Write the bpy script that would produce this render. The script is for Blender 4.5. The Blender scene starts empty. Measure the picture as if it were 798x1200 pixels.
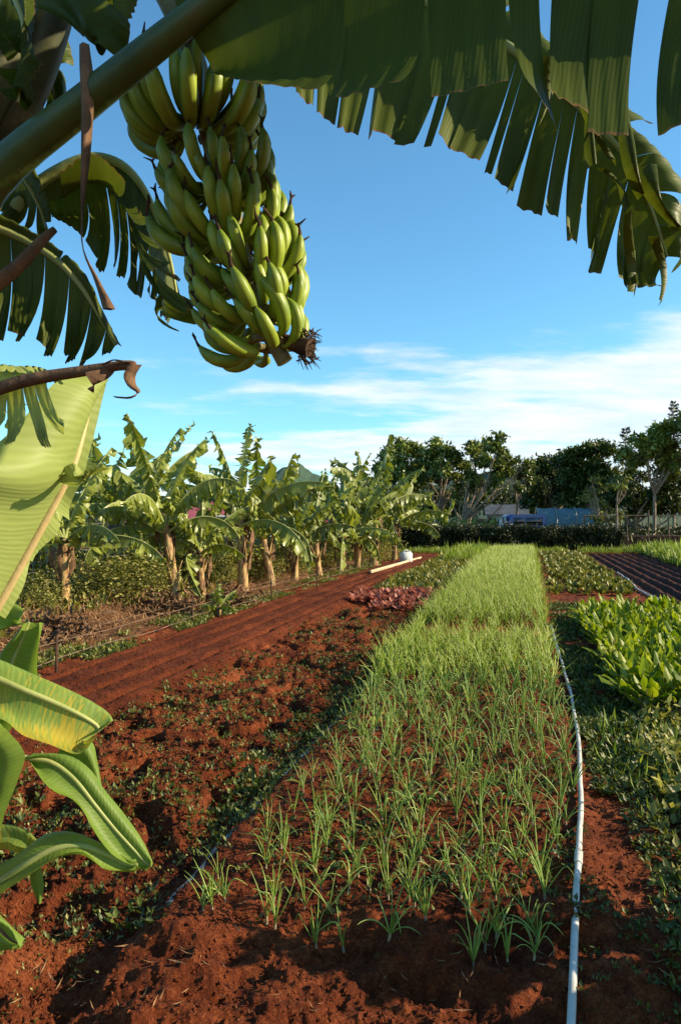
import bpy, math, random
import numpy as np
from mathutils import Vector

R = math.radians
rng = np.random.default_rng(7)
random.seed(7)
scene = bpy.context.scene
COL = scene.collection

# ------------------------------------------------------------------ camera
F, HZ, CX, CH = 850.0, 605.0, 399.0, 1.7
cam_d = bpy.data.cameras.new('camera'); cam = bpy.data.objects.new('camera', cam_d); COL.objects.link(cam)
cam.location = (0, 0, CH)
PITCH = math.atan((HZ - 600) / F)
cam.rotation_euler = (R(90) + PITCH, 0, 0)
cam_d.sensor_fit = 'VERTICAL'; cam_d.sensor_height = 36; cam_d.lens = 36 * F / 1200
cam_d.clip_start = 0.05; cam_d.clip_end = 20000
scene.camera = cam

def P(px, py, D):
    """a point D metres ahead that the photograph shows at px, py"""
    return np.array([(px - CX) / F * D, D, CH - (py - HZ) / F * D])

# ------------------------------------------------------------------ noise
_perm = rng.random((64, 64))
def vnoise(x, y):
    x = np.asarray(x, float); y = np.asarray(y, float)
    xi = np.floor(x).astype(int); yi = np.floor(y).astype(int)
    fx = x - xi; fy = y - yi
    fx = fx * fx * (3 - 2 * fx); fy = fy * fy * (3 - 2 * fy)
    a = _perm[xi % 64, yi % 64]; b = _perm[(xi + 1) % 64, yi % 64]
    c = _perm[xi % 64, (yi + 1) % 64]; d = _perm[(xi + 1) % 64, (yi + 1) % 64]
    return (a * (1 - fx) + b * fx) * (1 - fy) + (c * (1 - fx) + d * fx) * fy
def fbm(x, y, o=4):
    s = 0; a = 1; t = 0
    for k in range(o):
        s = s + a * vnoise(x * 2 ** k + 17.3 * k, y * 2 ** k - 9.1 * k); t += a; a *= .5
    return s / t
def sstep(a, b, x):
    t = np.clip((np.asarray(x, float) - a) / (b - a), 0, 1); return t * t * (3 - 2 * t)

# ------------------------------------------------------------------ mesh accumulator
class MB:
    def __init__(self):
        self.v = []; self.loops = []; self.tot = []; self.uv = []; self.mi = []; self.n = 0
    def faces(self, V, Fc, UV=None, mat=0):
        V = np.asarray(V, float).reshape(-1, 3); Fc = np.asarray(Fc, int)
        if UV is None: UV = np.zeros((len(V), 2))
        UV = np.asarray(UV, float).reshape(-1, 2)
        self.v.append(V); self.loops.append((Fc + self.n).ravel())
        self.tot.append(np.full(len(Fc), Fc.shape[1])); self.uv.append(UV[Fc.ravel()])
        self.mi.append(np.full(len(Fc), mat)); self.n += len(V)
    def grid(self, G, UV=None, mat=0, wrap=False):
        n, m = G.shape[:2]
        i = np.arange(n - 1)[:, None]; j = np.arange(m if wrap else m - 1)[None, :]
        j2 = (j + 1) % m
        Fc = np.stack([i * m + j, i * m + j2, (i + 1) * m + j2, (i + 1) * m + j], -1).reshape(-1, 4)
        self.faces(G.reshape(-1, 3), Fc, UV, mat)
    def tube(self, pts, rad, sides=8, mat=0, cap=True, flat=1.0):
        pts = np.asarray(pts, float); n = len(pts)
        rad = np.broadcast_to(np.asarray(rad, float), (n,))
        T = np.gradient(pts, axis=0); T /= np.linalg.norm(T, axis=1)[:, None] + 1e-12
        ref = np.array([0, 0, 1.]) if abs(T[0][2]) < .9 else np.array([1., 0, 0])
        N = np.cross(T[0], ref); N /= np.linalg.norm(N)
        G = np.zeros((n, sides, 3)); UV = np.zeros((n, sides, 2))
        a = np.linspace(0, 2 * math.pi, sides, endpoint=False)
        L = 0
        for k in range(n):
            if k: L += np.linalg.norm(pts[k] - pts[k - 1])
            N = N - T[k] * N.dot(T[k]); N /= np.linalg.norm(N) + 1e-12
            B = np.cross(T[k], N)
            G[k] = pts[k] + rad[k] * (np.cos(a)[:, None] * N + flat * np.sin(a)[:, None] * B)
            UV[k, :, 0] = L; UV[k, :, 1] = a / 6.283
        self.grid(G, UV, mat, wrap=True)
        if cap:
            for k in (0, n - 1):
                V = np.vstack([G[k], pts[k]]); j = np.arange(sides)
                tri = np.stack([j, (j + 1) % sides, np.full(sides, sides)], -1)
                if k: tri = tri[:, ::-1]
                self.faces(V, tri, None, mat)
    def box(self, c, size, rz=0, mat=0, bev=0.0):
        c = np.array(c, float); h = np.array(size, float) / 2
        b = min(bev, h.min() * .9)
        V = []; 
        if b <= 0:
            V = np.array([[x, y, z] for z in (-h[2], h[2]) for x, y in ((-h[0], -h[1]), (h[0], -h[1]), (h[0], h[1]), (-h[0], h[1]))])
            Fc = [[3, 2, 1, 0], [4, 5, 6, 7], [0, 1, 5, 4], [1, 2, 6, 5], [2, 3, 7, 6], [3, 0, 4, 7]]
            cs, sn = math.cos(rz), math.sin(rz)
            V = np.c_[V[:, 0] * cs - V[:, 1] * sn, V[:, 0] * sn + V[:, 1] * cs, V[:, 2]] + c
            self.faces(V, Fc, None, mat); return
        rings = []
        for z, ins in ((-h[2], b), (-h[2] + b, 0), (h[2] - b, 0), (h[2], b)):
            x, y = h[0] - ins, h[1] - ins
            k = b if ins == 0 else b * .6
            rings.append([[-x + k, -y, z], [x - k, -y, z], [x, -y + k, z], [x, y - k, z], [x - k, y, z], [-x + k, y, z], [-x, y - k, z], [-x, -y + k, z]])
        G = np.array(rings)
        cs, sn = math.cos(rz), math.sin(rz)
        G = np.stack([G[..., 0] * cs - G[..., 1] * sn, G[..., 0] * sn + G[..., 1] * cs, G[..., 2]], -1) + c
        self.grid(G, None, mat, wrap=True)
        self.faces(G[0], [[7, 6, 5, 4, 3, 2, 1, 0]], None, mat); self.faces(G[3], [[0, 1, 2, 3, 4, 5, 6, 7]], None, mat)
    def leaves(self, C, D, S, L, W, mat=0, fold=.25, curl=.15):
        """k leaf shapes: base C, direction D, side S, length L, width W; six-vertex folded leaf"""
        C = np.asarray(C, float); k = len(C)
        D = D / (np.linalg.norm(D, axis=1)[:, None] + 1e-9)
        S = S - D * (S * D).sum(1)[:, None]; S /= np.linalg.norm(S, axis=1)[:, None] + 1e-9
        N = np.cross(D, S)
        L = np.broadcast_to(L, (k,))[:, None]; W = np.broadcast_to(W, (k,))[:, None]
        mid = C + D * L * .5 + N * L * curl
        tip = C + D * L
        a = C + D * L * .42 + S * W * .5 + N * (W * fold + L * curl); b = C + D * L * .42 - S * W * .5 + N * (W * fold + L * curl)
        V = np.stack([C, a, tip, b, mid], 1).reshape(-1, 3)
        o = np.arange(k)[:, None] * 5
        T = np.concatenate([o + np.array([[0, 4, 1]]), o + np.array([[1, 4, 2]]), o + np.array([[0, 3, 4]]), o + np.array([[3, 2, 4]])], 0)
        uv = np.tile(np.array([[0, .5], [.4, 0], [1, .5], [.4, 1], [.5, .5]]), (k, 1))
        self.faces(V, T, uv, mat)
    def mesh(self, name, mats, smooth=True):
        me = bpy.data.meshes.new(name)
        if self.n:
            V = np.concatenate(self.v); Lp = np.concatenate(self.loops); tot = np.concatenate(self.tot)
            me.vertices.add(len(V)); me.vertices.foreach_set('co', V.ravel())
            me.loops.add(len(Lp)); me.loops.foreach_set('vertex_index', Lp.astype(np.int32))
            me.polygons.add(len(tot))
            st = np.concatenate([[0], np.cumsum(tot)[:-1]])
            me.polygons.foreach_set('loop_start', st.astype(np.int32))
            me.polygons.foreach_set('loop_total', tot.astype(np.int32))
            me.polygons.foreach_set('material_index', np.concatenate(self.mi).astype(np.int32))
            me.polygons.foreach_set('use_smooth', np.full(len(tot), smooth))
            uvl = me.uv_layers.new(name='UVMap'); uvl.data.foreach_set('uv', np.concatenate(self.uv).ravel())
            me.update(calc_edges=True); me.validate()
        for m in (mats if isinstance(mats, (list, tuple)) else [mats]): me.materials.append(m)
        return me
    def build(self, name, mats, parent=None, smooth=True, loc=None):
        o = bpy.data.objects.new(name, self.mesh(name, mats, smooth)); COL.objects.link(o)
        if parent is not None: o.parent = parent
        if loc is not None: o.location = loc
        return o

def tag(o, label=None, cat=None, group=None, kind=None):
    for k, v in (('label', label), ('category', cat), ('group', group), ('kind', kind)):
        if v: o[k] = v
    return o
def empty(name, loc=(0, 0, 0), rz=0):
    o = bpy.data.objects.new(name, None); COL.objects.link(o)
    o.location = loc; o.rotation_euler = (0, 0, rz); o.empty_display_size = .1
    return o
def children_of(o, table): return table.get(o, [])
def copy_thing(root):
    """a thing with copies of its parts and sub-parts"""
    r = root.copy(); COL.objects.link(r)
    for ch in [c for c in KIDS.get(root.name, [])]:
        c = ch.copy(); COL.objects.link(c); c.parent = r
        for g in KIDS.get(ch.name, []):
            d = g.copy(); COL.objects.link(d); d.parent = c
    return r
KIDS = {}
def note(parent, child): KIDS.setdefault(parent.name, []).append(child); return child

def catmull(pts, n):
    pts = np.asarray(pts, float); k = len(pts)
    Pp = np.vstack([2 * pts[0] - pts[1], pts, 2 * pts[-1] - pts[-2]])
    t = np.linspace(0, k - 1, n); i = np.minimum(t.astype(int), k - 2); f = (t - i)[:, None]
    p0, p1, p2, p3 = Pp[i], Pp[i + 1], Pp[i + 2], Pp[i + 3]
    return .5 * (2 * p1 + (p2 - p0) * f + (2 * p0 - 5 * p1 + 4 * p2 - p3) * f ** 2 + (3 * p1 - p0 - 3 * p2 + p3) * f ** 3)

# ------------------------------------------------------------------ materials
def newmat(name):
    m = bpy.data.materials.new(name); m.use_nodes = True
    nt = m.node_tree; nt.nodes.clear()
    return m, nt
def N(nt, t, **kw):
    n = nt.nodes.new(t)
    for k, v in kw.items():
        if k in n.inputs: n.inputs[k].default_value = v
        else: setattr(n, k, v)
    return n
def ramp(nt, stops, fac):
    r = nt.nodes.new('ShaderNodeValToRGB'); e = r.color_ramp.elements
    while len(e) < len(stops): e.new(.5)
    for i, (p, c) in enumerate(stops):
        e[i].position = p; e[i].color = (*c, 1)
    nt.links.new(fac, r.inputs[0]); return r.outputs[0]
def math_n(nt, op, a, b=None, c=None):
    m = nt.nodes.new('ShaderNodeMath'); m.operation = op
    for i, x in enumerate((a, b, c)):
        if x is None: continue
        if isinstance(x, (int, float)): m.inputs[i].default_value = x
        else: nt.links.new(x, m.inputs[i])
    return m.outputs[0]
def mixc(nt, f, a, b, mode='MIX'):
    m = nt.nodes.new('ShaderNodeMix'); m.data_type = 'RGBA'; m.blend_type = mode
    for i, x in ((0, f), (6, a), (7, b)):
        if isinstance(x, (int, float)): m.inputs[i].default_value = x
        elif isinstance(x, tuple): m.inputs[i].default_value = (*x, 1)
        else: nt.links.new(x, m.inputs[i])
    return m.outputs[2]
def noise(nt, vec, scale, detail=4, rough=.55):
    n = N(nt, 'ShaderNodeTexNoise', Scale=scale, Detail=detail, Roughness=rough)
    if vec is not None: nt.links.new(vec, n.inputs['Vector'])
    return n.outputs['Fac']
def bump(nt, h, strength=.5, dist=.02):
    b = N(nt, 'ShaderNodeBump', Strength=strength, Distance=dist); nt.links.new(h, b.inputs['Height']); return b.outputs['Normal']
def out(nt, sh):
    o = nt.nodes.new('ShaderNodeOutputMaterial'); nt.links.new(sh, o.inputs['Surface'])

def pmat(name, stops, scale=5, rough=.8, spec=.3, bs=.0, bd=.01, detail=5, coord='Object', metallic=0, bscale=None, stretch=None):
    m, nt = newmat(name)
    tc = nt.nodes.new('ShaderNodeTexCoord'); v = tc.outputs[coord]
    if stretch:
        mp = nt.nodes.new('ShaderNodeMapping'); mp.inputs['Scale'].default_value = stretch; nt.links.new(v, mp.inputs['Vector']); v = mp.outputs[0]
    f = noise(nt, v, scale, detail)
    if len(stops) == 1: stops = [(.3, tuple(c * .75 for c in stops[0])), (.7, tuple(min(1, c * 1.2) for c in stops[0]))]
    c = ramp(nt, stops, f)
    p = N(nt, 'ShaderNodeBsdfPrincipled', Roughness=rough, Metallic=metallic); p.inputs['Specular IOR Level'].default_value = spec
    nt.links.new(c, p.inputs['Base Color'])
    if bs: nt.links.new(bump(nt, noise(nt, v, bscale or scale * 4, 6), bs, bd), p.inputs['Normal'])
    out(nt, p.outputs[0]); return m

def leafmat(name, lo, hi, trans=.35, rough=.45, spec=.4, tcol=None, nscale=3, rand=.35, veins=0, brown=0, streak=0, old=None, vamp=.24):
    """foliage: colour varies by noise and from leaf to leaf; part of the light passes through"""
    m, nt = newmat(name)
    tc = nt.nodes.new('ShaderNodeTexCoord'); geo = nt.nodes.new('ShaderNodeNewGeometry'); oi = nt.nodes.new('ShaderNodeObjectInfo')
    f = noise(nt, tc.outputs['Object'], nscale, 4)
    f = math_n(nt, 'ADD', math_n(nt, 'MULTIPLY', f, 1 - rand), math_n(nt, 'MULTIPLY', geo.outputs['Random Per Island'], rand))
    f = math_n(nt, 'ADD', f, math_n(nt, 'MULTIPLY_ADD', oi.outputs['Random'], .2, -.1))
    c = ramp(nt, [(.28, lo), (.72, hi)] + ([(.84, old)] if old else []), f)
    hgt = None
    sep = nt.nodes.new('ShaderNodeSeparateXYZ'); nt.links.new(tc.outputs['UV'], sep.inputs[0])
    if veins:
        cv_ = nt.nodes.new('ShaderNodeCombineXYZ'); nt.links.new(math_n(nt, 'MULTIPLY', sep.outputs[0], 22), cv_.inputs[0]); nt.links.new(math_n(nt, 'MULTIPLY', sep.outputs[1], 1.2), cv_.inputs[1])
        ph_ = math_n(nt, 'MULTIPLY', noise(nt, cv_.outputs[0], 1.0, 2), 14)
        w = math_n(nt, 'SINE', math_n(nt, 'ADD', math_n(nt, 'MULTIPLY', math_n(nt, 'ADD', sep.outputs[0], math_n(nt, 'MULTIPLY', sep.outputs[1], .03)), veins), ph_))
        w2 = math_n(nt, 'SINE', math_n(nt, 'ADD', math_n(nt, 'MULTIPLY', sep.outputs[0], veins * .113), ph_))
        w = math_n(nt, 'ADD', math_n(nt, 'MULTIPLY', w, .5), math_n(nt, 'MULTIPLY', w2, .5))
        hgt = w
        c = mixc(nt, math_n(nt, 'MULTIPLY_ADD', w, vamp, vamp), c, tuple(min(1, x * 1.35) for x in hi))
    if brown:
        comb = nt.nodes.new('ShaderNodeCombineXYZ')
        nt.links.new(math_n(nt, 'MULTIPLY', sep.outputs[0], 40), comb.inputs[0]); nt.links.new(math_n(nt, 'MULTIPLY', sep.outputs[1], 2.2), comb.inputs[1])
        nb = noise(nt, comb.outputs[0], 1.0, 3)
        e = math_n(nt, 'ADD', math_n(nt, 'POWER', sep.outputs[1], 26), math_n(nt, 'MULTIPLY_ADD', nb, .9, -.45))
        k = math_n(nt, 'MULTIPLY', math_n(nt, 'GREATER_THAN', e, .62), brown)
        c = mixc(nt, k, c, (.16, .085, .03))
    if streak:
        comb = nt.nodes.new('ShaderNodeCombineXYZ')
        nt.links.new(math_n(nt, 'MULTIPLY', sep.outputs[0], 240), comb.inputs[0]); nt.links.new(math_n(nt, 'MULTIPLY', sep.outputs[1], 2.5), comb.inputs[1])
        ns = noise(nt, comb.outputs[0], 1.0, 2); big = noise(nt, tc.outputs['Object'], 9, 1)
        kk = N(nt, 'ShaderNodeMapRange'); nt.links.new(math_n(nt, 'ADD', ns, math_n(nt, 'MULTIPLY_ADD', big, .9, -.45)), kk.inputs[0]); kk.inputs[1].default_value = .46; kk.inputs[2].default_value = .62
        k = math_n(nt, 'MULTIPLY', kk.outputs[0], streak)
        c = mixc(nt, k, c, (.62, .42, .04))
    p = N(nt, 'ShaderNodeBsdfPrincipled', Roughness=rough); p.inputs['Specular IOR Level'].default_value = spec
    nt.links.new(c, p.inputs['Base Color'])
    if hgt is not None: nt.links.new(bump(nt, hgt, .3, .0008), p.inputs['Normal'])
    t = nt.nodes.new('ShaderNodeBsdfTranslucent')
    tc2 = mixc(nt, 1.0, c, tcol or (1.0, 1.0, .45), 'MULTIPLY')
    g = mixc(nt, .5, tc2, tuple(min(1, x * 2) for x in hi))
    nt.links.new(tc2 if not tcol else g, t.inputs['Color'])
    mx = nt.nodes.new('ShaderNodeMixShader'); mx.inputs[0].default_value = trans
    nt.links.new(p.outputs[0], mx.inputs[1]); nt.links.new(t.outputs[0], mx.inputs[2])
    out(nt, mx.outputs[0]); return m

def soilmat(name, dark, mid, light, scale=1.0, speck=.5):
    m, nt = newmat(name)
    tc = nt.nodes.new('ShaderNodeTexCoord'); v = tc.outputs['Object']
    a = noise(nt, v, 1.3 * scale, 6, .6); b = noise(nt, v, 14 * scale, 8, .7); g = noise(nt, v, 90 * scale, 5, .7)
    f = math_n(nt, 'ADD', math_n(nt, 'MULTIPLY', a, .34), math_n(nt, 'ADD', math_n(nt, 'MULTIPLY', b, .33), math_n(nt, 'MULTIPLY', g, .33)))
    c = ramp(nt, [(.36, dark), (.5, mid), (.64, light)], f)
    vo = N(nt, 'ShaderNodeTexVoronoi', Scale=75 * scale); nt.links.new(v, vo.inputs['Vector'])
    sp = math_n(nt, 'MULTIPLY', math_n(nt, 'LESS_THAN', vo.outputs['Distance'], .17), math_n(nt, 'GREATER_THAN', noise(nt, v, 21, 2), .56))
    c = mixc(nt, math_n(nt, 'MULTIPLY', sp, speck), c, (.36, .20, .11))
    p = N(nt, 'ShaderNodeBsdfPrincipled', Roughness=.95); p.inputs['Specular IOR Level'].default_value = .15
    nt.links.new(c, p.inputs['Base Color'])
    h = math_n(nt, 'ADD', b, math_n(nt, 'MULTIPLY', g, .45))
    nt.links.new(bump(nt, h, 1.0, .05), p.inputs['Normal'])
    out(nt, p.outputs[0]); return m

SOIL = soilmat('red_soil', (.026, .005, .002), (.15, .032, .008), (.42, .12, .04))
SOIL_SMOOTH = soilmat('raked_red_soil', (.035, .007, .002), (.115, .024, .006), (.24, .058, .017), speck=.25)
SOIL_DARK = soilmat('dark_soil', (.03, .012, .008), (.07, .024, .014), (.12, .042, .024), speck=.2)  # darker, browner soil for the chard and furrowed beds
MEADOW = pmat('meadow_green', [(.3, (.02, .035, .008)), (.7, (.07, .09, .02))], scale=.6, rough=.95, bs=.6, bd=.2, detail=8)
EARTH = soilmat('dry_litter_soil', (.06, .022, .01), (.17, .075, .03), (.30, .16, .075))
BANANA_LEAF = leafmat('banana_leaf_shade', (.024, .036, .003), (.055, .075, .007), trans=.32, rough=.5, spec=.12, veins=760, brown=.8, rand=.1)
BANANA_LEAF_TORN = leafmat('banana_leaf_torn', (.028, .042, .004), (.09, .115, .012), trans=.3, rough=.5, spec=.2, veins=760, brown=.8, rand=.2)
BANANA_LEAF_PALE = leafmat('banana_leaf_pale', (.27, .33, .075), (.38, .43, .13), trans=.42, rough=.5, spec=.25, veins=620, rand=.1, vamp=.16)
BANANA_LEAF_YOUNG = leafmat('banana_leaf_young', (.13, .21, .03), (.22, .31, .05), trans=.4, rough=.5, spec=.3, veins=560, rand=.1, vamp=.15)
BANANA_LEAF_STREAK = leafmat('banana_leaf_streaked', (.15, .25, .045), (.25, .34, .07), trans=.4, rough=.42, spec=.3, veins=560, streak=.65, rand=.1)
BANANA_LEAF_FAR = leafmat('banana_leaf_row', (.055, .08, .010), (.27, .31, .05), trans=.35, rough=.38, spec=.5, veins=60, brown=.6)
MIDRIB = pmat('leaf_midrib', [(.3, (.20, .25, .06)), (.7, (.36, .36, .13))], scale=8, rough=.5, bs=.2)
MIDRIB_TAN = pmat('tan_midrib', [(.3, (.36, .26, .11)), (.7, (.5, .40, .18))], scale=9, rough=.5, bs=.2)
PETIOLE = pmat('petiole_skin', [(.3, (.03, .05, .012)), (.55, (.06, .085, .018)), (.72, (.12, .08, .035))], scale=7, rough=.45, bs=.25, stretch=(1, 1, 1))
DRY = pmat('dry_banana_leaf', [(.3, (.05, .025, .012)), (.7, (.22, .12, .055))], scale=12, rough=.8, bs=.6)
TRUNK_B = pmat('banana_trunk', [(.32, (.05, .025, .012)), (.45, (.20, .10, .04)), (.56, (.42, .27, .10)), (.72, (.32, .30, .12))], scale=5.5, rough=.6, bs=.5, stretch=(3, 3, .8))
BANANA = leafmat('green_banana_skin', (.08, .14, .010), (.30, .38, .03), trans=.03, rough=.45, spec=.4, nscale=14, rand=.1)
BTIP = pmat('withered_flower', [(.3, (.012, .008, .005)), (.7, (.09, .045, .02))], scale=60, rough=.9)
STALK = pmat('fruit_stalk', [(.3, (.10, .11, .03)), (.7, (.22, .16, .06))], scale=12, rough=.6, bs=.4)
ONION = leafmat('onion_leaf', (.20, .31, .045), (.44, .54, .12), old=(.62, .50, .2), trans=.32, rough=.42, spec=.45, nscale=6, rand=.5)
ONION_FAR = leafmat('onion_leaf_lush', (.23, .34, .03), (.44, .54, .075), old=(.6, .55, .2), trans=.42, rough=.45, nscale=2, rand=.4)
ONION_BASE = pmat('onion_white_stem', [(.3, (.22, .16, .09)), (.7, (.40, .33, .2))], scale=30, rough=.5)
CHARD = leafmat('chard_leaf', (.10, .17, .006), (.32, .37, .018), trans=.48, rough=.45, spec=.3, nscale=5, rand=.5)
CHARD_STEM = pmat('chard_stem', [(.3, (.25, .22, .08)), (.7, (.45, .32, .12))], scale=9, rough=.4)
BEAN = leafmat('low_crop_leaf', (.09, .12, .018), (.28, .26, .06), trans=.3, rough=.45, nscale=1.5, rand=.6)
LETTUCE = leafmat('red_lettuce_leaf', (.15, .035, .028), (.42, .16, .10), trans=.3, rough=.5, nscale=4, rand=.7, tcol=(1, .5, .4))
WEED = leafmat('weed_leaf', (.045, .07, .01), (.15, .18, .03), trans=.3, rough=.5, nscale=3, rand=.6)
GRASSM = leafmat('grass_blade', (.14, .22, .02), (.30, .38, .06), trans=.35, rough=.5, nscale=1, rand=.5)
STRAW = pmat('straw', [(.3, (.17, .075, .028)), (.7, (.46, .27, .12))], scale=3, rough=.85)
VINE = leafmat('vine_leaf', (.09, .11, .016), (.40, .36, .09), trans=.3, rough=.5, nscale=1.2, rand=.6)
TREE_LEAF = leafmat('tree_leaf', (.045, .07, .010), (.23, .27, .04), trans=.2, rough=.4, spec=.5, nscale=.35, rand=.55)
TREE_LEAF_D = leafmat('dark_tree_leaf', (.022, .036, .007), (.11, .14, .022), trans=.15, rough=.45, nscale=.35, rand=.55)
PINE = leafmat('pine_needles', (.02, .04, .018), (.05, .08, .03), trans=.1, rough=.6)
BARK = pmat('pale_bark', [(.3, (.17, .12, .08)), (.7, (.36, .28, .19))], scale=6, rough=.85, bs=.5)
HEDGE = leafmat('hedge_leaf', (.014, .022, .007), (.05, .06, .015), trans=.2, rough=.5, nscale=1, rand=.6)
PIPE_W = pmat('white_plastic_pipe', [(.3, (.34, .34, .30)), (.6, (.52, .52, .48)), (.75, (.42, .30, .22))], scale=9, rough=.4, bs=.1)
PIPE_G = pmat('grey_plastic_pipe', [(.3, (.06, .05, .045)), (.5, (.13, .125, .11)), (.7, (.2, .11, .07))], scale=6, rough=.35)
DRIP = pmat('drip_hose', [(.3, (.07, .045, .03)), (.7, (.2, .13, .08))], scale=5, rough=.7)
WOOD = pmat('weathered_board', [(.3, (.40, .27, .15)), (.7, (.62, .48, .32))], scale=5, rough=.8, bs=.3, stretch=(1, 8, 8))
STAKE = pmat('rusty_stake', [(.3, (.035, .018, .012)), (.7, (.10, .045, .025))], scale=20, rough=.85, bs=.5)
WHITE = pmat('white_plastic', [(.3, (.52, .54, .53)), (.7, (.7, .71, .69))], scale=7, rough=.4)
WALLW = pmat('white_house_wall', [(.3, (.45, .48, .48)), (.7, (.6, .62, .6))], scale=2, rough=.8)
REDROOF = pmat('red_roof', [(.3, (.20, .04, .05)), (.7, (.34, .08, .09))], scale=2, rough=.6)
GREYROOF = pmat('grey_roof', [(.3, (.05, .055, .06)), (.7, (.10, .105, .11))], scale=2, rough=.7)
TARP = pmat('blue_grey_tarp', [(.3, (.09, .16, .18)), (.7, (.13, .21, .235))], scale=3, rough=.45, bs=.3, bd=.05)
BLUE = pmat('blue_car_paint', [(.3, (.03, .09, .24)), (.7, (.04, .11, .30))], scale=2, rough=.25, spec=.6)
DGLASS = pmat('dark_glass', [(.3, (.01, .012, .016)), (.7, (.018, .02, .025))], scale=2, rough=.08, spec=.8)
TYRE = pmat('tyre_rubber', [(.3, (.012, .012, .012)), (.7, (.03, .03, .03))], scale=12, rough=.9)
HILLM = pmat('hill_forest', [(.3, (.02, .05, .03)), (.7, (.05, .09, .045))], scale=.02, rough=.95, detail=8)
WIRE = pmat('galvanised_wire', [(.3, (.22, .22, .20)), (.7, (.38, .38, .34))], scale=5, rough=.5, metallic=.3)

# ------------------------------------------------------------------ ground
K = 218 / 850.0                       # the rows run away to the right: q = x - K*y is constant along a row
def q_of(x, y): return x - K * y
def H(x, y):
    x = np.asarray(x, float); y = np.asarray(y, float); q = x - K * y
    rough = (fbm(x * 3.1 + 5, y * 3.1, 5) - .5)
    fine = (fbm(x * 17, y * 17 + 3, 3) - .5)
    lump = fbm(x * 37 + 9, y * 37, 2)
    h = rough * .07 + fine * .045 + .014 * sstep(.5, .85, lump)
    onion = sstep(-1.72, -1.5, q) * (1 - sstep(.28, .42, q))
    seed = sstep(-5.0, -4.85, q) * (1 - sstep(-3.6, -3.35, q)) * (1 - sstep(31, 32, y))
    weedy = sstep(-3.6, -3.3, q) * (1 - sstep(-1.95, -1.7, q))
    # pits and footprints in the weedy bed
    pit = sstep(.52, .66, fbm(x * 4.2 + 40, y * 3.6, 2)) * .085 + (.5 - fbm(x * 8 + 4, y * 8, 2)) * .045
    h = h * (1 - .45 * seed) * (1 + .6 * weedy) - pit * weedy
    ph = ((q + 4.95 + .05 * (fbm(y * .8, x * 0, 2) - .5)) / .36) % 1.0
    h = h + seed * (.085 - .085 * np.exp(-((ph - .5) / .10) ** 2) * (.35 + .8 * fbm(x * 1.3, y * .7, 2)))
    h = h + onion * .05 * sstep(2.5, 3.0, y) - .05 * (sstep(-1.95, -1.75, q) - sstep(-1.66, -1.5, q))
    # bottom of the picture: soft mounds
    near = 1 - sstep(2.8, 3.3, y)
    h = h + near * (fbm(x * 3.2 + 3, y * 4.6, 3) - .5) * .22
    # furrowed dark bed on the right
    fur = sstep(2.6, 2.75, q) * (1 - sstep(5.1, 5.3, q)) * sstep(12, 12.5, y) * (1 - sstep(32.5, 33.5, y))
    h = h + fur * .05 * np.cos((q - 2.6) / .36 * 2 * math.pi)
    # bank up to the banana row
    bank = 1 - sstep(-7.6, -5.9, q)
    h = h + bank * (.22 + .16 * (fbm(x * .9, y * .9 + 8, 3) - .5))
    h = h * (1 - sstep(36, 60, y))
    h = h - .0002 * np.maximum(y - 60, 0)
    return h
def hz(x, y): return float(H(np.array([x]), np.array([y]))[0])

ys = [-40, -20, -8, -3, -1, 0, .7, 1.2]
y = 1.6
while y < 45: ys.append(y); y *= 1.0052 if y < 14 else 1.011
while y < 9000: ys.append(y); y *= 1.25
ys = np.array(ys)
us = np.concatenate([-np.geomspace(.62, 22, 26)[::-1], np.linspace(-.6, .6, 470), np.geomspace(.62, 22, 26)])
YY, UU = np.meshgrid(ys, us, indexing='ij')
XX = UU * np.clip(YY, 2.0, 1e9); XX = np.where(YY < 2.0, UU * 2.0, XX)
ZZ = H(XX, YY)
G = np.stack([XX, YY, ZZ], -1)
n_, m_ = XX.shape
qc = q_of(XX, YY); qc = .25 * (qc[:-1, :-1] + qc[1:, :-1] + qc[:-1, 1:] + qc[1:, 1:])
yc = .25 * (YY[:-1, :-1] + YY[1:, :-1] + YY[:-1, 1:] + YY[1:, 1:])
wob = .1 * (fbm(qc * 3, yc * 2, 2) - .5)
reg = np.zeros(qc.shape, int)
def region(i, a, b, y0, y1): reg[(qc + wob > a) & (qc + wob < b) & (yc > y0) & (yc < y1)] = i
region(1, -5.0, -3.4, 1.0, 31.8)
region(2, -3.4, -1.68, 1.5, 33)
region(3, -1.68, .34, 2.6, 33.5)
region(4, .75, 2.5, 5.2, 12.4)
region(5, .6, 2.5, 12.4, 33)
region(6, 2.5, 5.2, 12.0, 33)
region(7, -60, -5.6, -1, 34)
reg[yc > 35.3] = 8
idx = np.arange(n_ * m_).reshape(n_, m_)
quads = np.stack([idx[:-1, :-1], idx[:-1, 1:], idx[1:, 1:], idx[1:, :-1]], -1)
for i, (nm, mt) in enumerate([('ground', SOIL), ('seed_bed', SOIL_SMOOTH), ('weedy_bed', SOIL), ('onion_bed', SOIL), ('chard_bed', SOIL_DARK),
                              ('vegetable_bed', SOIL), ('furrowed_bed', SOIL_DARK), ('banana_bank', EARTH), ('meadow', MEADOW)]):
    Q = quads[reg == i]
    used, inv = np.unique(Q.ravel(), return_inverse=True)
    mb = MB(); mb.faces(G.reshape(-1, 3)[used], inv.reshape(-1, 4))
    tag(mb.build(nm, mt), kind='structure')

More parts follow.
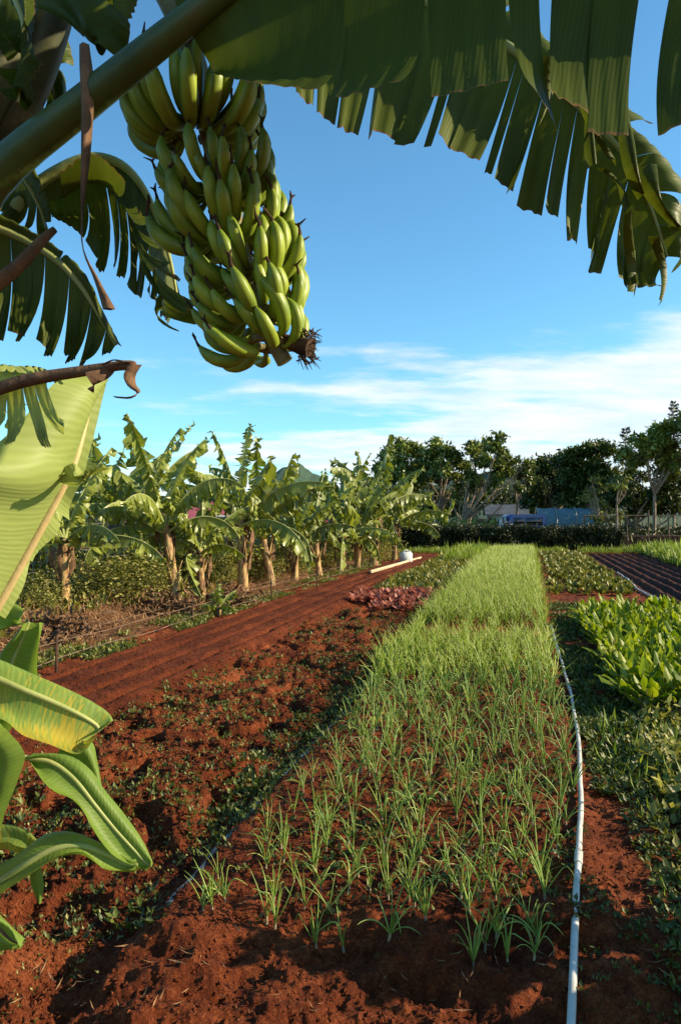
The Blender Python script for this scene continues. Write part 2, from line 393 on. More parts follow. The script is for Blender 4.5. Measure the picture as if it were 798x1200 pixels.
# ------------------------------------------------------------------ banana leaf blade between a midrib and an edge curve
def blade(mb, mid, edge, cuts, bulge=.03, up=None, gap=.25, n_s=60, n_t=9, ragged=.08, swing=.03, seed=0, uvscale=1.0, wave=.004, mat=0, sub=5, power=1.4, holes=()):
    """mid, edge: (n,3) curves with the same parameter; cuts: parameters where the blade is torn"""
    rg = np.random.default_rng(seed)
    mid = catmull(mid, n_s); edge = catmull(edge, n_s)
    S = np.linspace(0, 1, n_s)
    Lm = np.concatenate([[0], np.cumsum(np.linalg.norm(np.diff(mid, axis=0), axis=1))])
    cuts = [0] + sorted(c for c in cuts if 0 < c < 1) + [1]
    ev = lambda C, s: np.stack([np.interp(s, S, C[:, k]) for k in range(3)], -1)
    for a, b in zip(cuts[:-1], cuts[1:]):
        ns = max(2, int((b - a) * n_s / 1.0) + 2); ns = min(ns, 24)
        s0 = np.linspace(a, b, ns); c = .5 * (a + b)
        if any(h0 < c < h1 for h0, h1 in holes): continue
        tt = np.linspace(0, 1, n_t)
        tm = 1 - ragged * rg.random()
        sw = (rg.random(3) - .5) * 2 * swing; tw = (rg.random() - .5) * 2 * swing
        g = gap * (.4 + .8 * rg.random()) if (a > 0 or b < 1) else 0
        Gd = np.zeros((n_t, ns, 3)); UV = np.zeros((n_t, ns, 2))
        ed_n = 1 - .025 * ragged / .08 * rg.random(ns)
        for i, t in enumerate(tt):
            te = t * tm * (ed_n if i == n_t - 1 else 1)
            s = c + (s0 - c) * (1 - g * t ** power)
            M_, E_ = ev(mid, s0 + (s - s0) * .3 * t), ev(edge, s)
            te = np.broadcast_to(te, (ns,))[:, None]
            X = M_ + (E_ - M_) * te
            d = E_ - M_; w = np.linalg.norm(d, axis=1)[:, None] + 1e-6
            tan = np.gradient(M_, axis=0); nrm = np.cross(tan, d); nrm /= np.linalg.norm(nrm, axis=1)[:, None] + 1e-9
            if up is not None: nrm = np.where((nrm @ np.array(up, float))[:, None] < 0, -nrm, nrm)
            X = X + nrm * bulge * np.sin(math.pi * min(1, t)) + sw * t * t + nrm * (wave * np.sin(s * 210)[:, None] * t) + nrm * (tw * t * t * ((s0 - c) / (b - a + 1e-6) * 2)[:, None])
            Gd[i] = X; UV[i, :, 0] = np.interp(s0, S, Lm) * uvscale; UV[i, :, 1] = t
        mb.grid(Gd, UV, mat)

def px_leaf(name, parent, mat, stations, cuts_l=(), cuts_r=(), rib=None, ribmat=MIDRIB, petiole=None, seed=1, **kw):
    """a leaf given by stations (mid, left edge, right edge), each (px, py, depth)"""
    mid = [P(*s[0]) for s in stations]
    o = None; mb = MB()
    bl = dict(kw)
    if stations[0][1] is not None: blade(mb, mid, [P(*s[1]) for s in stations], cuts_l, seed=seed, **bl)
    if stations[0][2] is not None: blade(mb, mid, [P(*s[2]) for s in stations], cuts_r, seed=seed + 50, **bl)
    o = mb.build(name, mat, parent)
    if rib:
        r = MB(); pts = list(mid)
        if petiole: pts = [P(*p) for p in petiole] + pts
        C = catmull(pts, 40); rr = np.interp(np.linspace(0, 1, 40), np.linspace(0, 1, len(rib)), rib)
        r.tube(C, rr, 10); r.build('midrib', ribmat, o)
    return o

# ---------------- the plant overhead -----------------------------------------
plant = empty('banana_plant', tuple(P(-150, HZ, 1.9) * np.array([1, 1, 0])))
tag(plant, 'tall banana plant whose dark torn leaves arch over the top of the view', 'banana plant', 'banana plants growing beside the beds')
bpy.context.view_layer.update()
def adopt(o, root):
    """parent o to root without moving it"""
    o.parent = root; o.location = tuple(Vector(o.location) - root.location)
    return o
class Anchor: pass
def px_part(name, root, mat, *a, **k):
    o = px_leaf(name, None, mat, *a, **k); return adopt(o, root)

mb = MB()
tp = catmull([[P(-150, HZ, 1.9)[0], 1.9, -.1], P(-130, 620, 1.85), P(-110, 420, 1.8), P(-60, 240, 1.75), P(0, 110, 1.7), P(25, 20, 1.68)], 30)
mb.tube(tp, np.interp(np.linspace(0, 1, 30), [0, .5, .8, 1], [.14, .11, .095, .06]), 16)
tp2 = catmull([P(-60, 240, 1.72), P(20, 120, 1.66), P(62, 20, 1.62), P(80, -60, 1.6)], 16)
mb.tube(tp2, np.linspace(.06, .03, 16), 12)
tp3 = catmull([P(-70, 200, 1.65), P(-5, 90, 1.6), P(20, -20, 1.55)], 12)
mb.tube(tp3, np.linspace(.06, .035, 12), 12)
PALE = pmat('pale_sheath', [(.38, (.03, .035, .012)), (.52, (.08, .085, .035)), (.66, (.36, .33, .18))], scale=5, rough=.55, bs=.2)
adopt(mb.build('trunk', PALE), plant)

# near half of the great leaf, hanging along the top
A = [((215, 25, 1.26), (238, 62, 1.22), (215, -20, 1.4)), ((300, -35, 1.22), (300, 90, 1.10), (320, -110, 1.6)), ((400, -75, 1.2), (400, 121, 1.04), (420, -80, 1.7)),
     ((500, -100, 1.17), (500, 128, 1.0), (510, -60, 1.7)), ((600, -110, 1.14), (605, 129, .97), (600, -30, 1.7)), ((660, -112, 1.12), (655, 134, .96), (650, -60, 1.7)),
     ((740, -105, 1.1), (735, 143, .95), (740, -60, 1.7)), ((830, -80, 1.08), (805, 149, .94), (840, -60, 1.6)), ((900, -40, 1.05), (880, 150, .94), (900, -60, 1.4))]
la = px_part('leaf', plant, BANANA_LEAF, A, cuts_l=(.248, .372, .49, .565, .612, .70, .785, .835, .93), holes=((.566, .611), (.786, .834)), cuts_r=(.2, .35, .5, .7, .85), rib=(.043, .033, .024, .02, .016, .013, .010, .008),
             ribmat=PETIOLE, petiole=[(-60, 285, 1.45), (0, 200, 1.4), (100, 118, 1.33)], seed=3, bulge=.05, gap=.12, n_s=90, n_t=14, ragged=.03, swing=.03, wave=.002)
la['label'] = 'broad dark leaf with a thick stalk, its torn edge hanging along the top'
# the leaf behind it that bends down to a ragged tip
B = [((330, -60, 1.95), (350, 128, 1.85), (345, -120, 2.0)), ((400, -40, 1.95), (388, 150, 1.85), (430, -100, 2.0)), ((480, -10, 1.93), (440, 160, 1.83), (520, -70, 2.0)),
     ((560, 30, 1.9), (515, 188, 1.82), (600, -10, 1.95)), ((620, 70, 1.87), (575, 215, 1.8), (665, 60, 1.9)), ((662, 108, 1.85), (635, 258, 1.78), (705, 100, 1.88)),
     ((700, 145, 1.83), (684, 298, 1.76), (748, 140, 1.85)), ((735, 185, 1.8), (704, 326, 1.75), (790, 190, 1.82)), ((762, 240, 1.78), (738, 348, 1.74), (806, 270, 1.8)), ((782, 300, 1.77), (775, 352, 1.74), (792, 325, 1.78))]
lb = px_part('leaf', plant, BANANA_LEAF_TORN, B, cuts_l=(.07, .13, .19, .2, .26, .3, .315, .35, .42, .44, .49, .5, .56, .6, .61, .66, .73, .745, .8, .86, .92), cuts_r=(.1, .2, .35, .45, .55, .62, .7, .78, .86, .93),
             rib=(.02, .014, .008, .003), seed=9, bulge=.03, gap=.2, n_s=100, n_t=10, ragged=.08, swing=.02, power=1.0)
lb['label'] = 'torn leaf behind the great leaf, bending down to a ragged tip'
# curled loose strips at its bend
mb = MB()
for k, (x0, y0, x1, y1, w) in enumerate([(640, 70, 628, 150, 10), (668, 90, 700, 195, 13), (720, 130, 760, 230, 12), (755, 195, 798, 270, 14), (692, 120, 712, 190, 9), (745, 250, 730, 345, 10), (770, 280, 768, 355, 8), (700, 200, 740, 245, 9)]):
    n = 9; t = np.linspace(0, 1, n); rg = np.random.default_rng(k)
    cx = x0 + (x1 - x0) * t + 9 * np.sin(t * 3 + k); cy = y0 + (y1 - y0) * t; D = 1.72 + .04 * np.sin(t * 4 + k)
    a = np.array([P(cx[i] - w * (1 - .5 * t[i]) * math.cos(t[i] * 2 + k), cy[i] - 4, D[i]) for i in range(n)]); b = np.array([P(cx[i] + w * (1 - .5 * t[i]) * math.cos(t[i] * 2 + k), cy[i] + 4, D[i] + .03) for i in range(n)])
    c = (a + b) / 2 + np.array([0, -.02, 0])
    mb.grid(np.stack([a, c, b], 1), np.stack([np.stack([t * .2 + k, 0 * t + v], -1) for v in (0, .3, .6)], 1))
adopt(mb.build('leaf_shred', BANANA_LEAF_TORN), plant)

Cc = [((38, 222, 1.95), (45, 236, 1.95), (55, 196, 1.9)), ((75, 196, 1.95), (88, 268, 1.92), (105, 178, 1.82)), ((108, 184, 1.95), (118, 318, 1.95), (150, 225, 1.78)),
      ((138, 190, 1.95), (148, 340, 1.95), (178, 290, 1.76)), ((162, 212, 1.95), (172, 362, 1.95), (200, 330, 1.76)), ((182, 250, 1.95), (190, 372, 1.95), (218, 352, 1.78)),
      ((198, 300, 1.95), (208, 380, 1.95), (232, 372, 1.8)), ((208, 350, 1.95), (218, 388, 1.93), (232, 390, 1.85))]
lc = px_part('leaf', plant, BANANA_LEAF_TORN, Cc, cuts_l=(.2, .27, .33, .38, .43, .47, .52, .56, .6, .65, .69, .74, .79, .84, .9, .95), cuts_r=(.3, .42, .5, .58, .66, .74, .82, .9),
             rib=(.022, .02, .014, .009, .004), ribmat=MIDRIB, petiole=[(-40, 330, 1.85), (5, 262, 1.9)], seed=21, bulge=.06, gap=.35, n_s=90, n_t=9, ragged=.14, swing=.03, power=1.0)
lc['label'] = 'bent leaf with frayed strips left of the fruit bunch'
Dd = [((-40, 255, 1.8), (-50, 390, 1.75), (-35, 240, 1.85)), ((0, 268, 1.8), (-8, 394, 1.75), (10, 262, 1.83)), ((35, 284, 1.8), (22, 400, 1.75), (45, 282, 1.82)), ((68, 306, 1.8), (52, 420, 1.75), (76, 306, 1.82)),
      ((95, 335, 1.8), (78, 430, 1.76), (102, 336, 1.81)), ((117, 370, 1.8), (102, 430, 1.77), (123, 372, 1.8)), ((136, 404, 1.8), (128, 414, 1.78), (141, 404, 1.8))]
ld = px_part('leaf', plant, BANANA_LEAF_TORN, Dd, cuts_l=(.15, .22, .35, .42, .5, .58, .68, .76, .83, .9), cuts_r=(.5,), rib=(.012, .009, .004), seed=33, bulge=.03, gap=.22, n_s=70, n_t=9, ragged=.08, swing=.02)
ld['label'] = 'drooping torn leaf above the broken brown stalk'
# top left: folded dark blades
E1 = [((30, -20, 1.5), (35, 30, 1.5), (100, -30, 1.5)), ((60, -15, 1.45), (62, 42, 1.45), (120, -10, 1.45)), ((90, 10, 1.4), (80, 55, 1.4), (135, 10, 1.42)), ((105, 35, 1.4), (100, 58, 1.4), (130, 42, 1.42)), ((112, 55, 1.4), (108, 58, 1.4), (118, 56, 1.4))]
px_part('leaf', plant, BANANA_LEAF, E1, cuts_l=(.5,), seed=41, bulge=.02, gap=.1, n_s=30)
E2 = [((100, -60, 1.5), (70, -50, 1.5), (160, -60, 1.5)), ((125, -20, 1.5), (95, -10, 1.5), (165, -20, 1.48)), ((135, 10, 1.5), (112, 12, 1.5), (158, 12, 1.48)), ((138, 38, 1.5), (128, 38, 1.5), (146, 38, 1.48))]
px_part('leaf', plant, BANANA_LEAF_TORN, E2, seed=43, bulge=.03, gap=.1, n_s=30)
for k_, (st_, sd_) in enumerate([
    ([((-20, 60, 1.75), (-30, 110, 1.75), (10, 30, 1.78)), ((15, 40, 1.75), (5, 95, 1.75), (40, 20, 1.78)), ((45, 55, 1.75), (30, 120, 1.74), (72, 50, 1.77)), ((60, 95, 1.74), (48, 150, 1.74), (82, 100, 1.76)), ((66, 140, 1.74), (60, 165, 1.74), (74, 145, 1.75))], 143),
    ([((0, -40, 1.35), (-20, 20, 1.35), (40, -40, 1.35)), ((20, 0, 1.35), (0, 50, 1.35), (48, 0, 1.35)), ((28, 30, 1.34), (12, 80, 1.35), (44, 40, 1.34)), ((26, 70, 1.34), (16, 110, 1.35), (36, 78, 1.34)), ((20, 118, 1.34), (18, 122, 1.34), (24, 118, 1.34))], 145),
    ([((-40, 150, 1.9), (-40, 215, 1.9), (-30, 130, 1.95)), ((-5, 170, 1.9), (-10, 250, 1.88), (10, 150, 1.95)), ((25, 205, 1.9), (15, 268, 1.88), (45, 190, 1.93)), ((45, 240, 1.9), (38, 275, 1.88), (58, 232, 1.92)), ((55, 268, 1.9), (52, 276, 1.9), (60, 266, 1.9))], 147)]):
    px_part('leaf', plant, (BANANA_LEAF_TORN, BANANA_LEAF, BANANA_LEAF_TORN)[k_], st_, cuts_l=(.3, .45, .6, .72, .85), cuts_r=(.5, .7), rib=(.01, .006, .003), seed=sd_, bulge=.03, gap=.2, n_s=40, ragged=.1, swing=.02)
# hanging dead strip and dead stalks
mb = MB()
n = 26; t = np.linspace(0, 1, n)
C = catmull([P(98, 50, 1.3), P(102, 110, 1.3), P(100, 180, 1.3), (P(96, 240, 1.3)), P(97, 290, 1.3), P(112, 325, 1.3), P(128, 362, 1.3)], n)
w = np.interp(t, [0, .1, .35, .55, .75, .9, 1], [.009, .012, .010, .007, .005, .008, .012])
ang = t * 5
a = C + np.stack([w * np.cos(ang * .6), w * np.sin(ang * .6), 0 * t], -1); b = C - np.stack([w * np.cos(ang * .6), w * np.sin(ang * .6), 0 * t], -1)
cc = C + np.stack([0 * t, -w * .8, 0 * t], -1)
mb.grid(np.stack([a, cc, b, C + np.stack([0 * t, w * .6, 0 * t], -1)], 1), None, 0, wrap=True)
d = adopt(mb.build('dead_leaf', DRY), plant); d['label'] = 'dry brown strip hanging straight down in front of the leaves'
mb = MB()
C = catmull([P(-30, 352, 1.6), P(20, 312, 1.62), P(50, 280, 1.64), P(64, 268, 1.65)], 14); mb.tube(C, np.linspace(.02, .008, 14), 8)
adopt(mb.build('dead_stalk', DRY), plant)
mb = MB()
C = catmull([P(-40, 468, .96), P(30, 446, .96), P(95, 435, .96), P(145, 428, .96), P(160, 430, .96)], 24)
mb.tube(C, np.interp(np.linspace(0, 1, 24), [0, .7, .95, 1], [.010, .0065, .007, .003]), 8)
for pts, w0 in (([(158, 428), (152, 440), (155, 452), (163, 460), (152, 466), (134, 465)], .011), ([(118, 434), (115, 448), (106, 458)], .022), ([(150, 425), (135, 422), (120, 428)], .008)):
    C = catmull([P(x_, y_, .95) for x_, y_ in pts], 14); t = np.linspace(0, 1, 14); w = .7 * w0 * (1 - .6 * t)
    dv = np.stack([w * np.cos(t * 2), w * np.sin(t * 3 + 1), w * .3], -1)
    mb.grid(np.stack([C - dv, C + np.array([0, -.006, 0]), C + dv], 1))
o = adopt(mb.build('dead_stalk', DRY), plant); o['label'] = 'broken brown stalk with a curled end against the sky'
# pale strips under the broken stalk
Es = [((-30, 452, .97), (-60, 520, .95), (-30, 445, .99)), ((0, 450, .97), (-20, 500, .95), (10, 444, .99)), ((30, 450, .97), (25, 508, .94), (38, 446, .99)), ((55, 452, .97), (60, 512, .94), (57, 450, .98))]
px_part('leaf', plant, BANANA_LEAF_PALE, Es, cuts_l=(.4, .62, .8), seed=55, bulge=.02, gap=.35, n_s=40)['label'] = 'short pale torn leaf end below the broken stalk'

# ---------------- second plant: the big sunlit leaf ---------------------------
plant2 = empty('banana_plant', tuple(P(-130, HZ, 1.35) * np.array([1, 1, 0])))
tag(plant2, 'banana plant at the left edge with one huge pale sunlit leaf standing upright', 'banana plant', 'banana plants growing beside the beds')
bpy.context.view_layer.update()
mb = MB()
mb.tube(catmull([P(-130, HZ, 1.35) * np.array([1, 1, 0]) - np.array([0, 0, .1]), P(-125, 1000, 1.33), P(-95, 830, 1.3), P(-40, 765, 1.27)], 20), np.linspace(.07, .03, 20), 12)
adopt(mb.build('trunk', TRUNK_B), plant2)
Ff = [((-8, 718, 1.2), (-90, 690, 1.05), (8, 726, 1.26)), ((14, 680, 1.2), (-110, 600, 1.0), (32, 690, 1.28)), ((36, 640, 1.2), (-120, 590, .98), (47, 648, 1.30)), ((58, 600, 1.2), (-110, 560, .98), (73, 620, 1.32)),
      ((78, 562, 1.2), (-50, 550, 1.0), (76, 590, 1.32)), ((86, 545, 1.21), (-8, 522, 1.06), (92, 560, 1.30)), ((94, 520, 1.22), (32, 482, 1.1), (104, 520, 1.30)), ((104, 480, 1.24), (68, 443, 1.15), (122, 452, 1.32)), ((112, 444, 1.25), (95, 440, 1.2), (124, 438, 1.3))]
lf = px_part('leaf', plant2, BANANA_LEAF_PALE, Ff, cuts_l=(), cuts_r=(.22, .42), rib=(.011, .0095, .008, .006, .003), ribmat=MIDRIB_TAN, petiole=[(-60, 790, 1.25), (-35, 755, 1.22)],
             seed=61, bulge=.035, gap=.05, n_s=80, n_t=16, ragged=.02, swing=.008, wave=.0004)
Fo = [((62, 560, 1.17), (70, 556, 1.12), (66, 566, 1.17)), ((75, 548, 1.16), (80, 552, 1.1), (78, 566, 1.16)), ((88, 543, 1.16), (97, 553, 1.11), (88, 566, 1.17)), ((97, 553, 1.17), (99, 558, 1.14), (95, 560, 1.17))]
o = px_part('leaf_fold', plant2, BANANA_LEAF_PALE, Fo, seed=63, bulge=.02, gap=0, n_s=20)

# ---------------- young plant low at the left edge ----------------------------
plant3 = empty('banana_sucker', tuple(P(-140, HZ, 1.5) * np.array([1, 1, 0])))
tag(plant3, 'young banana plant low at the left edge, light green leaves over red soil', 'banana plant', 'banana plants growing beside the beds')
bpy.context.view_layer.update()
mb = MB()
b0 = P(-140, HZ, 1.5) * np.array([1, 1, 0])
mb.tube(catmull([b0 - np.array([0, 0, .1]), P(-135, 1250, 1.5), P(-110, 1060, 1.48), P(-90, 960, 1.46)], 18), np.linspace(.06, .035, 18), 12)
adopt(mb.build('trunk', TRUNK_B), plant3)
def G_(st, mat=BANANA_LEAF_YOUNG, lab=None, **k):
    kk = dict(bulge=.02, gap=0, n_s=50, n_t=8, ragged=.02, swing=.0, wave=.0003); kk.update(k)
    o = px_part('leaf', plant3, mat, st, **kk)
    if lab: o['label'] = lab
    return o
G_([((-20, 850, 1.5), (-40, 840, 1.5), (10, 860, 1.5)), ((0, 815, 1.5), (-12, 800, 1.52), (42, 815, 1.48)), ((14, 780, 1.5), (5, 765, 1.52), (45, 775, 1.48)), ((26, 750, 1.5), (20, 742, 1.5), (47, 745, 1.48)), ((35, 729, 1.5), (30, 730, 1.5), (47, 729, 1.48))], seed=71, rib=(.006, .003), lab='upright young leaf with a cut off top')
G_([((-60, 775, 1.35), (-60, 840, 1.3), (-60, 765, 1.4)), ((-10, 792, 1.35), (0, 842, 1.3), (-10, 786, 1.4)), ((28, 808, 1.35), (28, 862, 1.29), (30, 804, 1.4)), ((62, 822, 1.36), (58, 872, 1.3), (64, 819, 1.4)), ((92, 836, 1.37), (92, 884, 1.31), (94, 834, 1.4)), ((112, 848, 1.38), (110, 868, 1.33), (114, 847, 1.4)), ((118, 856, 1.38), (116, 860, 1.36), (119, 856, 1.38))],
   mat=BANANA_LEAF_STREAK, seed=73, rib=(.007, .005, .003), cuts_l=(.73,), gap=.06, bulge=.03, lab='broad leaf with yellow streaks folded over its midrib')
G_([((-30, 845, 1.45), (-60, 860, 1.47), (0, 845, 1.44)), ((-8, 875, 1.45), (-40, 890, 1.47), (30, 880, 1.43)), ((-4, 915, 1.45), (-30, 930, 1.45), (24, 910, 1.43)), ((-2, 950, 1.45), (-14, 955, 1.45), (10, 945, 1.43)), ((0, 972, 1.45), (-4, 974, 1.45), (2, 970, 1.44))], seed=75, rib=(.006, .003), lab='leaf hanging straight down at the edge')
G_([((34, 888, 1.5), (35, 890, 1.5), (40, 882, 1.5)), ((62, 893, 1.5), (52, 916, 1.46), (80, 884, 1.52)), ((88, 912, 1.5), (66, 928, 1.46), (106, 900, 1.52)), ((112, 942, 1.5), (92, 940, 1.46), (124, 925, 1.52)), ((135, 970, 1.5), (112, 975, 1.46), (146, 952, 1.52)), ((156, 993, 1.5), (134, 1002, 1.47), (166, 980, 1.52)), ((172, 1010, 1.5), (160, 1014, 1.48), (178, 1004, 1.51)), ((179, 1013, 1.5), (176, 1015, 1.5), (180, 1011, 1.5))],
   seed=77, rib=(.006, .005, .002), ribmat=MIDRIB, petiole=[(-90, 900, 1.5), (-20, 880, 1.5)], bulge=.012, lab='long narrow leaf pointing down at the soil')
G_([((70, 880, 1.56), (60, 890, 1.56), (85, 868, 1.58)), ((90, 885, 1.56), (75, 905, 1.56), (108, 868, 1.58)), ((102, 905, 1.56), (90, 925, 1.56), (115, 890, 1.58)), ((118, 940, 1.56), (112, 935, 1.56), (122, 930, 1.56))], seed=79)
G_([((-60, 1075, 1.45), (-70, 1070, 1.45), (-50, 1085, 1.42)), ((-10, 1040, 1.45), (-15, 1022, 1.48), (-2, 1048, 1.41)), ((28, 1014, 1.45), (22, 1000, 1.49), (34, 1025, 1.41)), ((62, 995, 1.46), (55, 976, 1.5), (68, 1003, 1.42)), ((95, 990, 1.47), (88, 974, 1.5), (100, 998, 1.44)), ((125, 1000, 1.48), (118, 990, 1.5), (124, 1018, 1.45)), ((150, 1012, 1.49), (145, 1002, 1.5), (150, 1018, 1.47)), ((162, 1012, 1.49), (160, 1010, 1.5), (160, 1014, 1.48))],
   seed=81, rib=(.008, .006, .003), ribmat=MIDRIB, bulge=.01, lab='low arching leaf with a cream midrib')
G_([((38, 1012, 1.46), (36, 1012, 1.46), (50, 1014, 1.46)), ((44, 1035, 1.46), (38, 1035, 1.46), (53, 1036, 1.46)), ((47, 1056, 1.46), (46, 1056, 1.46), (50, 1057, 1.46))], seed=83, bulge=.005)
G_([((-40, 985, 1.55), (-40, 1000, 1.52), (-40, 962, 1.58)), ((0, 980, 1.55), (5, 986, 1.52), (0, 968, 1.58)), ((25, 983, 1.55), (20, 990, 1.52), (28, 972, 1.57)), ((40, 994, 1.55), (34, 994, 1.53), (44, 990, 1.56))], mat=BANANA_LEAF_STREAK, seed=85)
G_([((-30, 1060, 1.3), (-40, 1110, 1.3), (-20, 1050, 1.3)), ((0, 1085, 1.3), (-10, 1114, 1.29), (4, 1072, 1.31)), ((16, 1100, 1.3), (8, 1112, 1.29), (20, 1088, 1.31)), ((30, 1104, 1.3), (26, 1110, 1.3), (31, 1098, 1.3))], seed=87, rib=(.005, .002), ribmat=DRY, lab='leaf tip poking in low at the left edge')
G_([((-30, 730, 1.4), (-30, 750, 1.4), (-30, 712, 1.42)), ((0, 722, 1.4), (0, 738, 1.38), (0, 708, 1.42)), ((16, 722, 1.4), (14, 730, 1.39), (18, 712, 1.42)), ((25, 730, 1.4), (24, 733, 1.4), (26, 727, 1.4))], seed=89)

# ------------------------------------------------------------------ the bunch of bananas
bunch = empty('banana_bunch', tuple(P(225, 60, 1.62)))
tag(bunch, 'hanging bunch of green unripe bananas in several tiers below the overhead leaf', 'banana bunch')
bpy.context.view_layer.update()
BO = np.array(bunch.location)
sp = [P(20, 60, 1.68), P(80, -50, 1.66), P(170, -40, 1.64), P(222, 55, 1.62), P(245, 150, 1.62), P(268, 240, 1.62), P(290, 320, 1.62), P(312, 385, 1.62), P(334, 424, 1.62)]
C = catmull(sp, 60)
mb = MB(); mb.tube(C, np.interp(np.linspace(0, 1, 60), [0, .4, .85, .93, 1], [.03, .026, .02, .016, .019]), 12)
st = adopt(mb.build('fruit_stalk', STALK), bunch)
# withered flower remnant at the end
mb = MB()
Ct = catmull([P(318, 392, 1.62), P(342, 402, 1.6), P(364, 408, 1.58)], 8); mb.tube(Ct, np.linspace(.012, .022, 8), 10)
rg = np.random.default_rng(5)
for k in range(90):
    b_ = P(350 + 20 * rg.random(), 388 + 36 * rg.random(), 1.57 + .05 * rg.random()); d_ = np.array([rg.normal(.5, .6), rg.normal(-.1, .7), rg.normal(-.1, .8)]); d_ /= np.linalg.norm(d_)
    L = .012 + .014 * rg.random(); mb.tube([b_ - d_ * .012, b_ + d_ * L * .5, b_ + d_ * L + np.array([0, 0, -.004])], [.0018, .0014, .0006], 3, cap=False)
adopt(mb.build('withered_flower', BTIP), bunch)

def banana_mesh(seed, L=.165, r=.0185):
    rg = np.random.default_rng(seed)
    n = 15; t = np.linspace(0, 1, n)
    e0, e1 = R(-30 + rg.normal() * 4), R(98 + rg.normal() * 7)
    ang = e0 + (e1 - e0) * (t ** .75)
    dx = np.cos(ang); dz = np.sin(ang)
    step = L / (n - 1)
    x = np.concatenate([[0], np.cumsum(dx[:-1]) * step]); z = np.concatenate([[0], np.cumsum(dz[:-1]) * step])
    pts = np.stack([x, 0 * x + .006 * rg.normal() * t * t, z], -1)
    rad = r * np.interp(t, [0, .06, .16, .3, .55, .8, .92, .97, 1], [.38, .42, .7, .95, 1.04, .95, .62, .33, .28])
    mb = MB(); sides = 10
    T = np.gradient(pts, axis=0); T /= np.linalg.norm(T, axis=1)[:, None]
    a = np.linspace(0, 2 * math.pi, sides, endpoint=False)
    rm = 1 + .10 * np.cos(5 * a)
    Gd = np.zeros((n, sides, 3)); B = np.array([0, 1., 0])
    for k in range(n):
        Nn = np.cross(T[k], B); Gd[k] = pts[k] + rad[k] * rm[:, None] * (np.cos(a)[:, None] * Nn + np.sin(a)[:, None] * B)
    mb.grid(Gd, None, 0, wrap=True)
    tip = pts[-1]; td = T[-1]
    d2 = td + np.array([rg.normal() * .4, rg.normal() * .4, 0]); L2 = .007 + .009 * rg.random()
    mb.tube([tip - td * .002, tip + td * .005, tip + td * .008 + d2 * L2 * .5, tip + td * .008 + d2 * L2], [r * .34, r * .26, r * .18, r * .28], 6, mat=1)
    for q_ in range(3):
        dd = rg.normal(size=3) * .5 + td; e_ = tip + td * .008 + d2 * L2
        mb.tube([e_, e_ + dd * .005, e_ + dd * .009], [.0028, .002, .001], 4, mat=1)
    return mb.mesh('banana', [BANANA, BTIP])
BM = [banana_mesh(s, L=.124 + .010 * (s % 3), r=.0128 + .0006 * (s % 3)) for s in range(8)]
CR = np.concatenate([[0], np.cumsum(np.linalg.norm(np.diff(C, axis=0), axis=1))])
hands = [(226, 150, 24, 1.30, -2, 0), (258, 226, 21, 1.0, -8, 20), (268, 276, 22, 1.12, -12, -15), (293, 324, 21, 1.06, -16, 15), (303, 368, 19, 1.02, -24, -15), (314, 402, 13, .98, -40, -30)]
from mathutils import Matrix, Euler
for hi_, (hx, hy, nb_, sc, tilt, turn) in enumerate(hands):
    Hc = P(hx, hy, 1.62)
    he = empty('hand', tuple(Hc - BO)); he.parent = bunch
    rg = np.random.default_rng(100 + hi_)
    mbc = MB(); a0 = R(-90 + turn)
    arc = np.linspace(-2.9, 2.9, 24)
    cp = np.stack([.036 * np.cos(arc + a0), .036 * np.sin(arc + a0), .006 * np.cos(arc)], -1)
    mbc.tube(cp, .011, 8); cr = mbc.build('crown', STALK, he)
    for k in range(nb_):
        row = k % 2
        phi = a0 + (-1 + 2 * (k + .5 * rg.random()) / (nb_ - .5)) * 2.5
        m = BM[int(rg.integers(len(BM)))]
        o = bpy.data.objects.new('banana', m); COL.objects.link(o); o.parent = he
        rad = .040 + .006 * row
        o.location = (rad * math.cos(phi), rad * math.sin(phi), -.012 + .02 * row)
        M_ = Matrix.Rotation(R(tilt), 4, 'Y') @ Matrix.Rotation(phi + rg.normal() * .04, 4, 'Z') @ Matrix.Rotation(R(4 - 18 * row + rg.normal() * 3), 4, 'Y')
        o.rotation_euler = M_.to_euler()
        s_ = sc * (1 + rg.normal() * .05); o.scale = (s_, s_, s_)

# ------------------------------------------------------------------ onions
def onion_mb(mb, cx, cy, cz, rg, height, nleaf, seg=7, sides=5, thick=.0042, base=True):
    """young onion: a white neck and hollow leaves that arch and sometimes kink"""
    mb_base = [cx, cy, cz]
    if base: mb.tube([[cx, cy, cz - .01], [cx, cy, cz + .01], [cx, cy, cz + .028]], [.007, .006, .005], 6, mat=1)
    for k in range(nleaf):
        az = k / nleaf * 6.283 * 1.62 + rg.random() * 1.2
        L = height * (.65 + .5 * rg.random()); lean = R(5 + 36 * rg.random() ** 1.3); bend = R(rg.normal() * 22 + 30)
        kink = rg.random() < .3; kp = .45 + .3 * rg.random(); ka = R(60 + 60 * rg.random())
        t = np.linspace(0, 1, seg); ang = lean + bend * t ** 1.5 + (ka * sstep(kp - .08, kp + .12, t) if kink else 0)
        st_ = L / (seg - 1)
        r_ = np.concatenate([[0], np.cumsum(np.sin(ang[:-1])) * st_]); z_ = np.concatenate([[0], np.cumsum(np.cos(ang[:-1])) * st_])
        swp = rg.normal() * .25
        pts = np.stack([cx + r_ * np.cos(az + swp * t), cy + r_ * np.sin(az + swp * t), np.maximum(cz + .02 + z_, cz + .006)], -1)
        w = thick * (.75 + .5 * rg.random()) * np.interp(t, [0, .2, .6, .9, 1], [.8, 1, .9, .45, .12])
        mb.tube(pts, w, sides, cap=False, flat=.7)
variants = []
